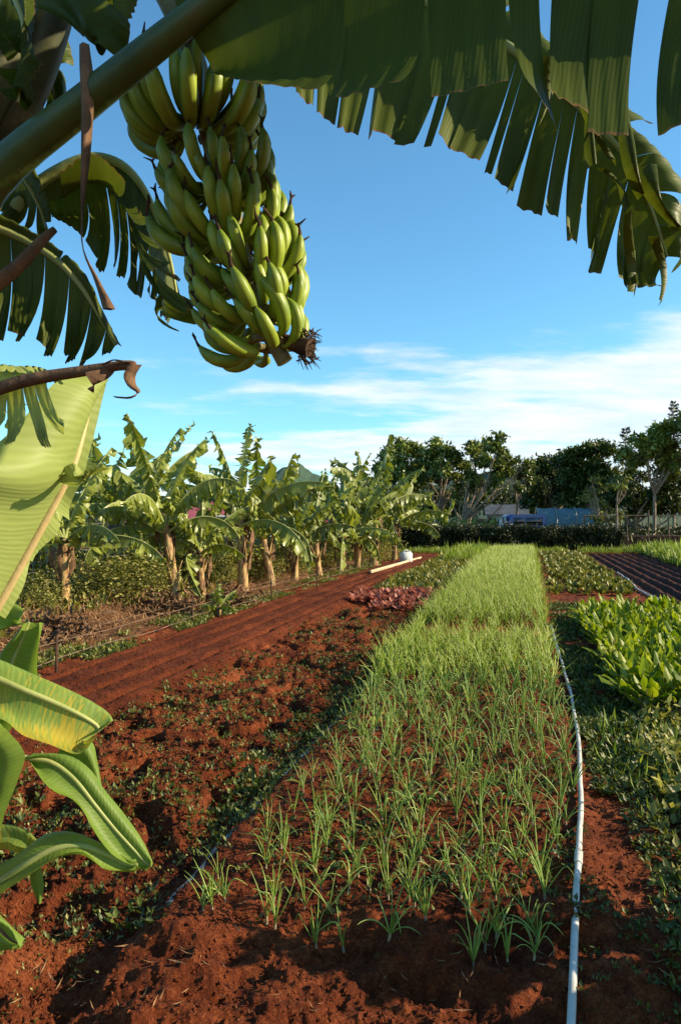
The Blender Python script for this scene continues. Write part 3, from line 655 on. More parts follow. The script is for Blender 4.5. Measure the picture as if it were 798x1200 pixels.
for s in range(16):
    rg = np.random.default_rng(300 + s); mb = MB()
    onion_mb(mb, 0, 0, 0, rg, .24, int(rg.integers(4, 9)), seg=11, sides=6, thick=.0037)
    variants.append(mb.mesh('onion_plant', [ONION, ONION_BASE]))
pos = []
rows_q = np.linspace(-1.42, .24, 11)
rg = np.random.default_rng(12)
yv = 2.68
while yv < 33.2:
    for i, qv in enumerate(.04 + .18 * float(sstep(2.8, 4.6, yv)) + (rows_q - .24) * (.85 + .22 * float(sstep(3, 9, yv)))):
        yy = yv + rg.normal() * .05 + (.06 if i % 2 else 0); xx = qv + K * yy + rg.normal() * .042
        front = 2.72 + .35 * max(0, -.6 - qv) - (.1 if qv > -.2 else 0)
        if yy < front: continue
        if 9.3 < yy < 10.8 and (i % 2 or rg.random() < .2): continue
        pos.append((yy, xx, qv))
    yv += .15 if yv < 4.5 else (.155 if yv < 12 else .15)
pos.sort()
N_IND = 300
for k, (yy, xx, qv) in enumerate(pos[:N_IND]):
    o = bpy.data.objects.new('onion_plant', variants[int(rg.integers(16))]); COL.objects.link(o)
    o.location = (xx, yy, hz(xx, yy) + .002); s_ = (.74 + .26 * rg.random()) * (1 + .55 * float(sstep(3.6, 8, yy)))
    if qv < -1.2: s_ *= .85
    o.scale = (s_, s_, s_); o.rotation_euler = (rg.normal() * .06, rg.normal() * .06, rg.random() * 6.28)
    tag(o, 'young green onion plant with thin arching leaves, in the near half of the onion bed', 'onion plant', 'young onion plants in the near half of the onion bed')
mb = MB()
for (yy, xx, qv) in pos[N_IND:]:
    far = yy > 16
    onion_mb(mb, xx, yy, hz(xx, yy), rg, .36 + .05 * rg.random() - (.14 if 9 < yy < 10.8 else (.05 if yy < 12 else 0)) + .05 * float(vnoise(xx * 1.4, yy * 1.4)), 9 if not far else 10, seg=5 if not far else 4, sides=3, thick=.0058 if not far else .0085, base=False)
tag(mb.build('onion_rows', [ONION_FAR, ONION_BASE]), 'dense feathery green onion rows in the far half of the onion bed', 'onion rows', kind='stuff')

# ------------------------------------------------------------------ chard
def chard_meshes(seed):
    rg = np.random.default_rng(seed); ml, ms = MB(), MB()
    for k in range(22):
        az = k * 2.4 + rg.random() * .6; lean = R(4 + 50 * (k / 22) + rg.normal() * 4); L = .22 + .2 * rg.random(); bl = .5
        n = 11; t = np.linspace(0, 1, n); ang = lean + R(38) * t ** 2.4 * (.4 + rg.random())
        st_ = L / (n - 1)
        r_ = np.concatenate([[0], np.cumsum(np.sin(ang[:-1])) * st_]); z_ = np.concatenate([[0], np.cumsum(np.cos(ang[:-1])) * st_])
        d = np.array([math.cos(az), math.sin(az), 0]); sd = np.array([-math.sin(az), math.cos(az), 0])
        pts = d * (r_[:, None] + .012) + np.array([0, 0, 1.]) * z_[:, None]
        ms.tube(pts[:8], np.linspace(.008, .003, 8), 5, flat=.6, cap=False)
        tb = np.clip((t - (1 - bl) + .0) / bl, 0, 1)
        w = .042 * (.8 + .5 * rg.random()) * np.sin(np.clip(tb, 0, 1) ** .7 * math.pi) ** .8
        nr = np.cross(np.gradient(pts, axis=0), sd); nr /= np.linalg.norm(nr, axis=1)[:, None]
        cols = []
        for v in (-1, -.5, 0, .5, 1):
            cols.append(pts + sd * (w * v)[:, None] + nr * (-(w * abs(v) * .35)[:, None] - .012 * (abs(v) * np.sin(t * 37 + v * 3 + k))[:, None]))
        i0 = int(n * (1 - bl))
        ml.grid(np.stack(cols, 1)[i0:], np.stack([np.stack([t * .4 + k, 0 * t + v], -1) for v in (0, .25, .5, .75, 1)], 1)[i0:])
    return ml.mesh('leaves', CHARD), ms.mesh('stems', CHARD_STEM)
CM = [chard_meshes(400 + s) for s in range(6)]
k = 0
for yv in np.arange(6.15, 12.0, .31):
    for qv in np.arange(1.0, 2.6, .27):
        yy = yv + rg.normal() * .04; xx = qv + K * yy + rg.normal() * .03
        lv, sv = CM[int(rg.integers(6))]
        e = empty('chard_plant', (xx, yy, hz(xx, yy)), rg.random() * 6.28); s_ = .95 + .3 * rg.random(); e.scale = (s_, s_, s_)
        front = yv < 6.3
        tag(e, ('leafy green chard plant with pale orange stalks in the front row of the chard bed' if front else 'leafy bright green chard plant standing among others behind the front row'), 'chard plant', 'chard plants in the bed right of the white pipe' if not front else 'chard plants in the front row of their bed')
        for nm, me in (('leaves', lv), ('stems', sv)):
            o = bpy.data.objects.new(nm, me); COL.objects.link(o); o.parent = e

# ------------------------------------------------------------------ low crops
def rosette(seed, nl, L, W, mat, lift=(20, 70), name='crop_plant', layers=1):
    rg = np.random.default_rng(seed); mb = MB(); k = nl
    az = rg.random(k) * 6.283; el = R(lift[0]) + R(lift[1] - lift[0]) * rg.random(k)
    D = np.stack([np.cos(az) * np.cos(el), np.sin(az) * np.cos(el), np.sin(el)], -1); S = np.stack([-np.sin(az), np.cos(az), rg.normal(size=k) * .3], -1)
    C_ = D * (L * .5 * rg.random(k))[:, None] + np.array([0, 0, .01]); C_[:, 2] = np.abs(C_[:, 2])
    mb.leaves(C_, D, S, L * (.6 + .6 * rg.random(k)), W * (.7 + .5 * rg.random(k)), curl=-.12)
    return mb.mesh(name, mat)
BEANS = [rosette(500 + s, 44, .12, .07, BEAN) for s in range(6)]
c = 0
for yv in np.arange(15.6, 32.5, .5):
    for qv in np.arange(.72, 2.4, .3):
        yy = yv + rg.normal() * .08; xx = qv + K * yy + rg.normal() * .05
        o = bpy.data.objects.new('bean_plant', BEANS[int(rg.integers(6))]); COL.objects.link(o); o.location = (xx, yy, hz(xx, yy)); s_ = 1.1 + .5 * rg.random(); o.scale = (s_,) * 3
        o.rotation_euler = (0, 0, rg.random() * 6.28)
        tag(o, 'low yellowish green bushy crop plant in the bed behind the chard', 'crop plant', 'low bushy plants in the bed behind the chard')
LETS = [rosette(520 + s, 26, .13, .085, LETTUCE, lift=(10, 60)) for s in range(5)]
for yv in np.arange(12.9, 16.6, .3):
    for qv in np.arange(-3.35, -1.8, .22):
        if (qv < -2.9 and yv < 14) or rg.random() < .22: continue
        yy = yv + rg.normal() * .06; xx = qv + K * yy + rg.normal() * .05
        o = bpy.data.objects.new('lettuce', LETS[int(rg.integers(5))]); COL.objects.link(o); o.location = (xx, yy, hz(xx, yy)); s_ = .9 + .5 * rg.random(); o.scale = (s_,) * 3
        o.rotation_euler = (0, 0, rg.random() * 6.28)
        tag(o, 'small red leafed lettuce in the reddish patch of the weedy bed', 'lettuce', 'red lettuces in the weedy bed')

# ------------------------------------------------------------------ weeds, grass, straw, clods
def scatter_weeds(name, label, n, region, size, mat, nl=(5, 12), cat='weeds', seed=0, lift=(10, 75), asp=.5, keep=None, clump=.055):
    rg = np.random.default_rng(seed)
    C_, D_, S_, L_ = [], [], [], []
    q0, q1, y0, y1 = region
    cnt = 0; tries = 0
    while cnt < n and tries < n * 30:
        tries += 1
        yy = y0 * (y1 / y0) ** (rg.random() ** .9) if y0 > 0 else y0 + (y1 - y0) * rg.random()
        qv = q0 + (q1 - q0) * rg.random(); xx = qv + K * yy
        if abs(xx) > .62 * yy + .4: continue
        if fbm(np.array([xx * 1.1 + seed]), np.array([yy * 1.1]), 3)[0] < (keep if keep is not None else .5) + .12 * (rg.random() - .5): continue
        cnt += 1
        k = int(rg.integers(*nl)); s = size * (.5 + rg.random()) 
        az = rg.random(k) * 6.283; el = R(lift[0]) + R(lift[1] - lift[0]) * rg.random(k)
        D = np.stack([np.cos(az) * np.cos(el), np.sin(az) * np.cos(el), np.sin(el)], -1)
        off = rg.normal(size=(k, 3)) * clump * s / .05 * .5; off[:, 2] = np.abs(off[:, 2]) * .8
        C_.append(off + np.array([xx, yy, hz(xx, yy)])); D_.append(D); S_.append(np.stack([-np.sin(az), np.cos(az), rg.normal(size=k) * .4], -1)); L_.append(s * (.6 + .7 * rg.random(k)))
    mb = MB(); L = np.concatenate(L_)
    mb.leaves(np.concatenate(C_), np.concatenate(D_), np.concatenate(S_), L, L * asp, curl=-.1)
    return tag(mb.build(name, mat), label, cat, kind='stuff')
scatter_weeds('weeds', 'sprouting weeds scattered over the rough red bed left of the onions', 1500, (-3.5, -1.7, 2.2, 13), .03, WEED, seed=1, keep=.49, nl=(3,9))
scatter_weeds('weeds', 'weeds and low greens in the far end of the weedy bed', 2600, (-3.4, -1.75, 16.5, 33), .10, BEAN, seed=2, keep=.3, cat='weeds', nl=(7, 14))
scatter_weeds('weeds', 'weeds along the grey pipe beside the onion bed', 850, (-2.0, -1.45, 3.0, 14), .03, WEED, seed=3, keep=.4, nl=(5, 12))
scatter_weeds('weeds', 'weeds crowding the path between the white pipe and the chard', 2600, (.42, 1.1, 4.4, 14), .036, WEED, seed=4, keep=.4, nl=(6, 16), lift=(-5, 70))
scatter_weeds('weeds', 'low weeds covering the soil in front of the chard', 1500, (.55, 3.5, 2.6, 6.3), .028, WEED, seed=5, keep=.5, nl=(5, 14), lift=(-5, 60))
scatter_weeds('weeds', 'yellowish leafy weeds among the low green ones in front of the chard', 420, (.7, 3.5, 3.0, 6.2), .05, BEAN, seed=25, keep=.5, nl=(5, 12), lift=(0, 70))
scatter_weeds('weeds', 'tall thin weeds in front of the chard', 70, (.6, 3.5, 3.0, 6.2), .10, GRASSM, seed=26, keep=.5, nl=(4, 9), lift=(30, 85), asp=.1)
scatter_weeds('weeds', 'few small seedlings on the red soil beside the white pipe', 300, (.15, 2.2, 1.9, 3.6), .022, WEED, seed=6, keep=.5)
scatter_weeds('weeds', 'small green seedlings between the onion plants', 500, (-1.6, .3, 2.6, 7), .025, WEED, seed=16, keep=.52)
scatter_weeds('weeds', 'green weeds in the strip along the stakes and the drip lines', 2600, (-5.9, -5.0, 5.5, 32), .045, BEAN, seed=7, keep=.46, nl=(6, 12))
scatter_weeds('weeds', 'tangled dry weeds on the bank below the banana plants', 5000, (-11, -5.8, 6, 34), .10, STRAW, seed=8, keep=.35, nl=(6, 12), asp=.09, lift=(-5, 60), clump=.11)
scatter_weeds('weeds', 'greener weeds on the bank at the banana trunks', 1800, (-10.5, -6.6, 8, 34), .12, VINE, seed=18, keep=.45, nl=(6, 12))
scatter_weeds('grass', 'bright green grassy crop at the far end of the weedy bed', 1400, (-2.9, -1.7, 26, 33), .22, GRASSM, cat='grass', seed=9, keep=.1, nl=(7, 12), asp=.1, lift=(45, 88))
scatter_weeds('grass', 'bright green low crop beyond the furrowed bed', 4000, (5.2, 8.5, 14, 34), .25, GRASSM, cat='grass', seed=10, keep=.1, nl=(7, 12), asp=.14, lift=(40, 88))
scatter_weeds('grass', 'rough grass in front of the hedge', 1600, (-6, 7, 33, 35), .14, GRASSM, cat='grass', seed=11, keep=.42, nl=(7, 12), asp=.14, lift=(40, 88))

scatter_weeds('weeds', 'bushy knee high weeds at the right edge in front of the chard', 620, (.95, 3.5, 2.9, 6.1), .055, VINE, seed=27, keep=.44, nl=(10, 22), lift=(-5, 80), clump=.14)
scatter_weeds('weeds', 'tiny bright sprouts all over the rough red bed', 2600, (-3.5, -1.7, 2.2, 13), .018, BEAN, seed=28, keep=.42, nl=(3, 7))
scatter_weeds('straw', 'bits of dry straw lying on the red soil', 900, (-3.5, 2.5, 1.9, 9), .05, STRAW, seed=29, keep=.45, nl=(1, 3), asp=.07, lift=(-4, 14), cat='straw')
def clods(name, label, n, region, s0, s1, mat, seed):
    rg = np.random.default_rng(seed); q0, q1, y0, y1 = region
    yy = y0 * (y1 / y0) ** (rg.random(n)); qv = q0 + (q1 - q0) * rg.random(n); xx = qv + K * yy
    ok = np.abs(xx) < .62 * yy + .3; xx, yy = xx[ok], yy[ok]; n = len(xx)
    zz = H(xx, yy); s = s0 + (s1 - s0) * rg.random(n) ** 4
    base = np.array([[1, 0, 0], [0, 1, 0], [-1, 0, 0], [0, -1, 0], [0, 0, 1], [0, 0, -1]], float)
    rot = rg.random(n) * 6.283; cs, sn = np.cos(rot), np.sin(rot)
    V = base[None] * (.6 + .8 * rg.random((n, 6, 1))) * s[:, None, None] * np.array([1, 1, .75])
    V = V + rg.normal(size=V.shape) * s[:, None, None] * .15
    V = np.stack([V[..., 0] * cs[:, None] - V[..., 1] * sn[:, None], V[..., 0] * sn[:, None] + V[..., 1] * cs[:, None], V[..., 2]], -1)
    V = V + np.stack([xx, yy, zz + s * .2], -1)[:, None]
    f = np.array([[0, 1, 4], [1, 2, 4], [2, 3, 4], [3, 0, 4], [1, 0, 5], [2, 1, 5], [3, 2, 5], [0, 3, 5]])
    T = (np.arange(n)[:, None, None] * 6 + f[None]).reshape(-1, 3)
    mb = MB(); mb.faces(V.reshape(-1, 3), T)
    tag(mb.build(name, mat, smooth=False), label, 'soil', kind='stuff')
CLOD = soilmat('soil_clod', (.05, .010, .003), (.16, .036, .010), (.38, .12, .045))
clods('soil_clods', 'crumbs and clods of red soil on the near ground', 60000, (-2.5, 2.5, 1.9, 7), .002, .012, CLOD, 1)
clods('soil_clods', 'crumbs and clods of red soil in the weedy bed', 34000, (-3.5, -1.7, 2.2, 14), .003, .02, CLOD, 2)
clods('soil_clods', 'fine crumbs on the raked seed bed', 22000, (-4.95, -3.4, 3.5, 20), .003, .013, CLOD, 3)

# ------------------------------------------------------------------ pipes
def ground_path(pts, n, lift, seed=0, wig=0.0):
    C = catmull([[x, y, 0] for x, y in pts], n)
    C[:, 0] += wig * (fbm(C[:, 1] * 1.3 + seed, C[:, 1] * 0 + seed, 3) - .5)
    zz = H(C[:, 0], C[:, 1]); k = np.ones(9) / 9; zp = np.convolve(np.pad(zz, 4, mode='edge'), k, 'valid')
    C[:, 2] = zp + lift; return C
def gpt(px, py): D = CH * F / (py - HZ); return ((px - CX) / F * D, D)
mb = MB(); mb.tube(ground_path([gpt(660, 1235), gpt(668, 1180), gpt(675, 1050), gpt(680, 940), gpt(675, 860), gpt(666, 810), gpt(655, 770), gpt(645, 738)], 110, .03, 3, .02), .0148, 10)
wp = tag(mb.build('water_pipe', PIPE_W), 'long white plastic pipe lying along the right edge of the onion bed', 'pipe')
WPC = ground_path([gpt(660, 1235), gpt(668, 1180), gpt(675, 1050), gpt(680, 940), gpt(675, 860), gpt(666, 810), gpt(655, 770), gpt(645, 738)], 110, .03, 3, .02)
for k in (34, 78):
    mb = MB(); mb.tube(WPC[k - 1:k + 2], .0195, 12); mb.build('coupling', PIPE_W, wp)
gp = ground_path([gpt(197, 1068), gpt(240, 1012), gpt(290, 956), gpt(380, 861), gpt(440, 797), gpt(492, 738)], 110, -.009, 5, .05)
mb = MB(); mb.tube(gp, .021, 10, flat=.6)
tag(mb.build('water_pipe', PIPE_G), 'flattened grey pipe half buried along the left edge of the onion bed', 'pipe')
mb = MB(); mb.tube(ground_path([gpt(722, 672), gpt(735, 681), gpt(750, 694), gpt(775, 706), gpt(800, 722), gpt(850, 750)], 60, .03, 7, .1), .022, 8)
tag(mb.build('water_pipe', PIPE_W), 'white hose curving between the low crop bed and the dark furrowed bed', 'hose')
for i, (q_, l_, lab) in enumerate([(-5.25, .10, 'thin drip line strung nearest to the seed bed'), (-5.7, .16, 'middle one of the three thin drip lines along the bank'), (-6.15, .12, 'thin drip line farthest from the seed bed')]):
    yv = np.linspace(5.5, 26, 14); pts = [(q_ + K * a + .05 * math.sin(a * 2 + i), a) for a in yv]
    C = ground_path(pts, 120, l_, 11 + i, .12); mb = MB(); mb.tube(C, .0055, 6); tag(mb.build('drip_line', DRIP), lab, 'hose')

# stakes
stk = [(67, 790, 742, 'short rusty stake with a bent top nearest to the young banana leaves'), (226, 729, 697, 'second dark stake from the left at the seed bed'), (318, 704, 677, 'thin dark stake, third from the left at the seed bed'), (372, 692, 668, 'dark stake beside the far part of the seed bed, fourth from the left'), (408, 680, 662, 'farthest dark stake beside the seed bed')]
for i, (px_, pb, pt_, lab) in enumerate(stk):
    x_, D_ = gpt(px_, pb); h = (pb - pt_) / F * D_
    e = empty('stake', (x_, D_, hz(x_, D_))); tag(e, lab, 'stake', 'stakes along the seed bed')
    mb = MB(); w = .022 if i else .03
    mb.box((0, 0, h / 2 - .05), (w, w, h + .1), rz=.4, bev=.004); mb.build('post', STAKE, e)
    mb = MB()
    if i == 0:
        mb.tube([[-.09, 0, h - .09], [-.04, 0, h - .03], [.0, 0, h + .02], [.02, .01, h + .05]], [.012, .014, .014, .01], 6); mb.tube([[.0, -.02, h - .02], [.035, -.02, h + .03]], .014, 6); mb.build('hook', STAKE, e)
    else:
        mb.tube([[-.02, 0, h * .75], [.025, 0, h * .76]], w * .62, 8); mb.build('clip', DRIP, e)

# boards and canister at the end of the seed bed
def board(a, b, lab, h=.09):
    (x0, y0), (x1, y1) = gpt(*a), gpt(*b); L = math.hypot(x1 - x0, y1 - y0); rz = math.atan2(y1 - y0, x1 - x0)
    mb = MB(); mb.box((0, 0, 0), (L, .07, h), bev=.008)
    o = mb.build('wooden_board', WOOD); o.location = ((x0 + x1) / 2, (y0 + y1) / 2, hz((x0 + x1) / 2, (y0 + y1) / 2) + h / 2 - .01); o.rotation_euler = (0, R(.4), rz)
    tag(o, lab, 'board')
board((434, 676), (493, 656), 'pale timber board edging the left side of the seed bed end', .085); board((486, 677), (515, 660), 'pale timber board edging the right side of the seed bed end', .12)
x_, D_ = gpt(474, 662); D_ += .5; e = empty('canister', (x_ + .1, D_, hz(x_, D_) + .02), .3); tag(e, 'white plastic canister standing by the boards of the seed bed', 'canister')
mb = MB(); mb.box((0, 0, .19), (.40, .30, .38), bev=.05); mb.build('body', WHITE, e)
mb = MB(); mb.tube([[-.09, 0, .37], [-.08, 0, .44], [.05, 0, .45], [.07, 0, .37]], .02, 8); mb.build('handle', WHITE, e)
mb = MB(); mb.tube([[.13, 0, .37], [.13, 0, .43]], .035, 12); mb.build('cap', WHITE, e)

# ------------------------------------------------------------------ banana plants of the row
def row_leaf(mbL, mbR, base, az, L, elev, bend, W, rg, ncut, pet=.14, droop=50):
    n = 18; t = np.linspace(0, 1, n); ang = R(elev) - R(bend) * t ** 1.5
    st_ = L / (n - 1); r_ = np.concatenate([[0], np.cumsum(np.cos(ang[:-1])) * st_]); z_ = np.concatenate([[0], np.cumsum(np.sin(ang[:-1])) * st_])
    az_ = az + rg.normal() * .25 * t
    d = np.stack([np.cos(az_), np.sin(az_), 0 * t], -1)
    C = base + d * r_[:, None] + np.array([0, 0, 1.]) * z_[:, None]
    mbR.tube(C, np.interp(t, [0, .15, 1], [.035, .02, .004]), 6, cap=False)
    i0 = int(pet * n); M_ = C[i0:]; tt = np.linspace(0, 1, len(M_))
    w = W * np.interp(tt, [0, .1, .35, .7, .92, 1], [.15, .7, 1, .9, .5, .06])
    T = np.gradient(M_, axis=0); T /= np.linalg.norm(T, axis=1)[:, None]
    side = np.cross(T, [0, 0, 1.]); side /= np.linalg.norm(side, axis=1)[:, None] + 1e-6
    upv = np.cross(side, T)
    for s_ in (-1, 1):
        dr = R(droop + rg.normal() * 18 + (20 if bend > 60 else 0))
        E = M_ + w[:, None] * (s_ * side * math.cos(dr) - upv * math.sin(dr) * .6 - np.array([0, 0, 1.]) * math.sin(dr) * .4)
        cuts = np.sort(rg.random(ncut))
        blade(mbL, M_, E, list(cuts), bulge=.06 * W, gap=.5, n_s=max(30, 2 * ncut), n_t=5, ragged=.35, swing=.09, seed=int(rg.integers(1e6)), wave=0, power=1.0)
def row_plant(seed, hT=1.5, nl=8, L=1.7, suck=True):
    rg = np.random.default_rng(seed)
    root = empty('banana_plant')
    mb = MB(); n = 12; lx, ly = rg.normal() * .12, rg.normal() * .1
    t = np.linspace(0, 1, n); C = np.stack([lx * t ** 2, ly * t, hT * t - .1 * (1 - t)], -1)
    mb.tube(C, np.interp(t, [0, .1, .7, 1], [.14, .115, .085, .06]), 12)
    for k in range(5):     # old sheaths peeling off
        a = rg.random() * 6.28; z0 = hT * (.3 + .5 * rg.random()); dd = np.array([math.cos(a), math.sin(a), 0])
        c0 = np.array([lx * (z0 / hT) ** 2, ly * z0 / hT, z0])
        mb.tube([c0 + dd * .07, c0 + dd * .12 + [0, 0, .15], c0 + dd * .2 + [0, 0, .27 + .1 * rg.random()]], [.035, .025, .008], 6)
    note(root, mb.build('trunk', TRUNK_B, root))
    top = C[-1]
    for k in range(nl):
        az = k * 2.4 + rg.normal() * .3; f = k / (nl - 1)
        elev = 80 - 64 * f + rg.normal() * 9; bend = 30 + 78 * f + rg.normal() * 14
        lb_, rb_ = MB(), MB()
        row_leaf(lb_, rb_, top - np.array([0, 0, .18 * f]), az, L * (.8 + .35 * rg.random()), elev, bend, .31 + .07 * rg.random(), rg, int(rg.integers(16, 32)), droop=38 + 34 * f)
        o = note(root, lb_.build('leaf', BANANA_LEAF_FAR, root)); note(o, rb_.build('midrib', MIDRIB, o))
    for k in range(4):   # dead skirt
        a = rg.random() * 6.28; mb = MB(); c0 = top - np.array([0, 0, .1]); dd = np.array([math.cos(a), math.sin(a), 0])
        pts = catmull([c0 + dd * .05, c0 + dd * .22 + [0, 0, .05], c0 + dd * .26 - [0, 0, .3], c0 + dd * (.1 + .12 * rg.random()) - [0, 0, .5 + .4 * rg.random()]], 10)
        w = np.array([.02, .03, .045, .05, .03, .05, .035, .045, .03, .01]) * (.6 + .6 * rg.random()); sd = np.array([-math.sin(a), math.cos(a), 0]); tw = np.sin(np.arange(10) * 1.3 + k)[:, None] * .04 * dd
        mb.grid(np.stack([pts - sd * w[:, None] + tw, pts + dd * .02, pts + sd * w[:, None] - tw], 1)); note(root, mb.build('dead_leaf', DRY, root))
    return root
protos = [row_plant(600, 1.3, 12, 1.95), row_plant(611, 1.45, 13, 2.0), row_plant(622, 1.2, 11, 1.9), row_plant(633, .55, 6, .95), row_plant(644, 1.35, 12, 1.85), row_plant(655, 1.5, 12, 1.9), row_plant(666, 1.15, 13, 1.95)]
rows = [(75, 712, 0, 1.0, 'banana plant with a thick golden trunk, nearest in the row, half behind the pale leaf'), (207, 700, 1, 1.0, 'banana plant in the row with a smooth golden trunk, nearest to the seed bed'),
        (236, 693, 2, .95, 'banana plant with a peeling trunk just behind the smooth golden one'), (256, 708, 3, .5, 'small banana shoot at the foot of the two golden trunks'),
        (285, 683, 4, 1.1, 'banana plant in the row with a broad trunk and a white patch of peeling bark'), (318, 677, 5, 1.0, 'banana plant in the row, next one beyond the broad trunk'),
        (345, 672, 2, 1.05, 'banana plant in the middle of the row with a brown skirt of dead leaves'), (374, 667, 1, 1.0, 'banana plant right of the middle of the row, beside the fourth stake'),
        (398, 662, 6, 1.05, 'banana plant standing fourth from the far end of the row'), (418, 659, 0, 1.0, 'banana plant standing third from the far end of the row'),
        (438, 656, 2, 1.1, 'banana plant standing second from the far end of the row'), (462, 651, 1, 1.0, 'last banana plant of the row, beside the white canister'),
        (20, 694, 5, 1.0, 'banana plant behind the huge pale leaf, its trunk hidden'), (118, 683, 6, 1.1, 'banana plant with one upright unfurled leaf behind the dry vines'),
        (330, 655, 5, 1.05, 'banana plant in the second rank, rising behind the middle of the row'), (170, 668, 0, 1.1, 'banana plant in the second rank, before the red roof'),
        (430, 644, 6, 1.15, 'banana plant in the second rank near the dark trees'), (380, 648, 0, 1.1, 'banana plant in the second rank, between the middle and the far end')]
used = set(); rg = np.random.default_rng(77)
for i, (px_, pb, pi, sc, lab) in enumerate(rows):
    D_ = 1.5 * F / (pb - HZ); x_ = (px_ - CX) / F * D_
    r = protos[pi] if pi not in used else copy_thing(protos[pi]); used.add(pi)
    r.location = (x_, D_, hz(x_, D_) - .03); r.rotation_euler = (rg.normal() * .07, rg.normal() * .07, rg.random() * 6.28); s_ = sc * (1 + rg.normal() * .07); r.scale = (s_, s_ * (1 + rg.normal() * .06), s_ * (1.02 + rg.normal() * .08))
    tag(r, lab, 'banana plant', 'banana plants in the row along the bank')

for x_, y_, s_, rz_, lab in [(2.3, 2.68, .85, .4, 'unseen young banana plant added right of the lower corner for foreground shade'), (3.5, 2.74, 1.0, 2.0, 'taller unseen banana plant added farther right, also for foreground shade')]:  # out-of-view plants added to throw shade across the near soil
    r = copy_thing(protos[3]); r.location = (x_, y_, hz(x_, y_)); r.rotation_euler = (0, 0, rz_); r.scale = (s_,) * 3; tag(r, lab, 'banana plant', 'banana plants growing beside the beds')
# mounds of litter at the trunks
for (px_, py_, lab) in [(190, 706, 'dark heap of dead leaves at the foot of the golden banana trunks'), (262, 697, 'dark heap of dead leaves left of the broad banana trunk'), (60, 735, 'brown heap of dead leaves below the nearest banana plant of the row')]:
    D_ = 1.5 * F / (py_ - HZ); x_ = (px_ - CX) / F * D_; z_ = hz(x_, D_); k = 500
    v = rg.normal(size=(k, 3)) * np.array([.28, .2, .13]); v[:, 2] = np.abs(v[:, 2])
    mb = MB(); mb.leaves(v, rg.normal(size=(k, 3)) + [0, 0, -.3], rg.normal(size=(k, 3)), .22, .05)
    o = mb.build('leaf_litter', DRY, loc=(x_, D_, z_)); tag(o, lab, 'leaf heap', kind='stuff')

# ------------------------------------------------------------------ shrubs and vines behind the row, wire fence
def leaf_cloud(k, ext, L, W, rg, lumps=9, flat=False):
    cs = rg.normal(size=(lumps, 3)) * .45; cs[:, 2] = rg.random(lumps) * 1.3 - .5
    i = rg.integers(lumps, size=k); v = cs[i] + rg.normal(size=(k, 3)) * .27
    v = v * np.array(ext) * .5; v[:, 2] += ext[2] * .45; v[:, 2] = np.abs(v[:, 2])
    D = rg.normal(size=(k, 3)) + v * .5; D[:, 2] -= .2
    return v, D, rg.normal(size=(k, 3)), L * (.6 + .8 * rg.random(k)), W * (.6 + .8 * rg.random(k))
shr = [rosette] and []
for s in range(4):
    rg2 = np.random.default_rng(700 + s); mb = MB(); mb.leaves(*leaf_cloud(3600, (2.2, 1.4, 1.7), .09, .06, rg2, 18)); fo = mb.mesh('foliage', VINE)
    mb = MB()
    for k in range(9):
        a = rg2.random() * 6.28; r0 = .2 + .6 * rg2.random(); mb.tube(catmull([[.1 * math.cos(a), .1 * math.sin(a), -.05], [r0 * .6 * math.cos(a), r0 * .4 * math.sin(a), .6], [r0 * math.cos(a + .4), r0 * .6 * math.sin(a + .4), 1.3]], 7), np.linspace(.02, .006, 7), 5)
    shr.append((fo, mb.mesh('stem', BARK)))
def shrub(x_, D_, s_, sz, lab, i, grp='shrubs behind the banana row', name='shrub'):
    e = empty(name, (x_, D_, hz(x_, D_)), i * 1.7); e.scale = (s_, s_, sz); tag(e, lab, 'shrub', grp)
    for nm, me in zip(('foliage', 'stem'), shr[i % 4]):
        o = bpy.data.objects.new(nm, me); COL.objects.link(o); o.parent = e
sh = [(20, 14.5, 1.0, 'leafy shrub behind the nearest banana trunk'), (70, 15, 1.0, 'leafy shrub left of the sunlit vine mound'), (128, 12.9, .8, 'sunlit yellowish shrub mound right of the nearest banana trunk'), (165, 16, .95, 'leafy shrub left of the smooth golden trunk'),
      (220, 17, .9, 'leafy shrub seen between the golden trunks'), (262, 18, .9, 'leafy shrub left of the broad banana trunk'), (305, 20, .9, 'leafy shrub right of the broad banana trunk'), (345, 22, .9, 'leafy shrub behind the middle of the banana row'),
      (380, 25, 1.0, 'leafy shrub between the middle and the far end of the banana row'), (415, 28, 1.1, 'leafy shrub near the far end of the banana row'), (440, 31, 1.2, 'leafy shrub behind the last banana plants')]
sh += [(165, 14.3, .5, 'low sunlit bush left of the smooth golden trunk'), (262, 16.5, .45, 'low sunlit bush at the foot of the broad banana trunk'), (300, 18, .5, 'low sunlit bush before the trunk next to the broad one'), (345, 20.5, .5, 'low sunlit bush before the middle of the banana row'),
       (385, 23, .55, 'low sunlit bush beside the fourth stake'), (45, 11.6, .55, 'low sunlit bush at the foot of the nearest trunk of the row'), (425, 27, .6, 'low sunlit bush by the far end of the banana row')]
for i, (px_, D_, s_, lab) in enumerate(sh): shrub((px_ - CX) / F * D_, D_, s_, s_ * (.58 if i < 11 else .7), lab, i)

e = empty('wire_fence', (0, 0, 0)); tag(e, 'wire mesh fence running behind the banana row', 'fence')
fx = lambda yv: -9.6 + (K + .075) * yv
mb = MB(); yv = np.linspace(10, 33, 90)
for z in np.arange(.15, 1.5, .17): mb.tube(np.stack([fx(yv), yv, hz(0, 0) + .25 + z + 0 * yv], -1), .006, 3, cap=False)
for a in np.arange(10, 24, .17): mb.tube([[fx(a), a, .3], [fx(a), a, 1.7]], .006, 3, cap=False)
mb.build('wire_mesh', WIRE, e, smooth=False)
for a in np.arange(10, 33, 3.2):
    mb = MB(); mb.tube([[fx(a) + .02, a, .1], [fx(a) + .02, a, 1.85]], .035, 8); mb.build('post', BARK, e)

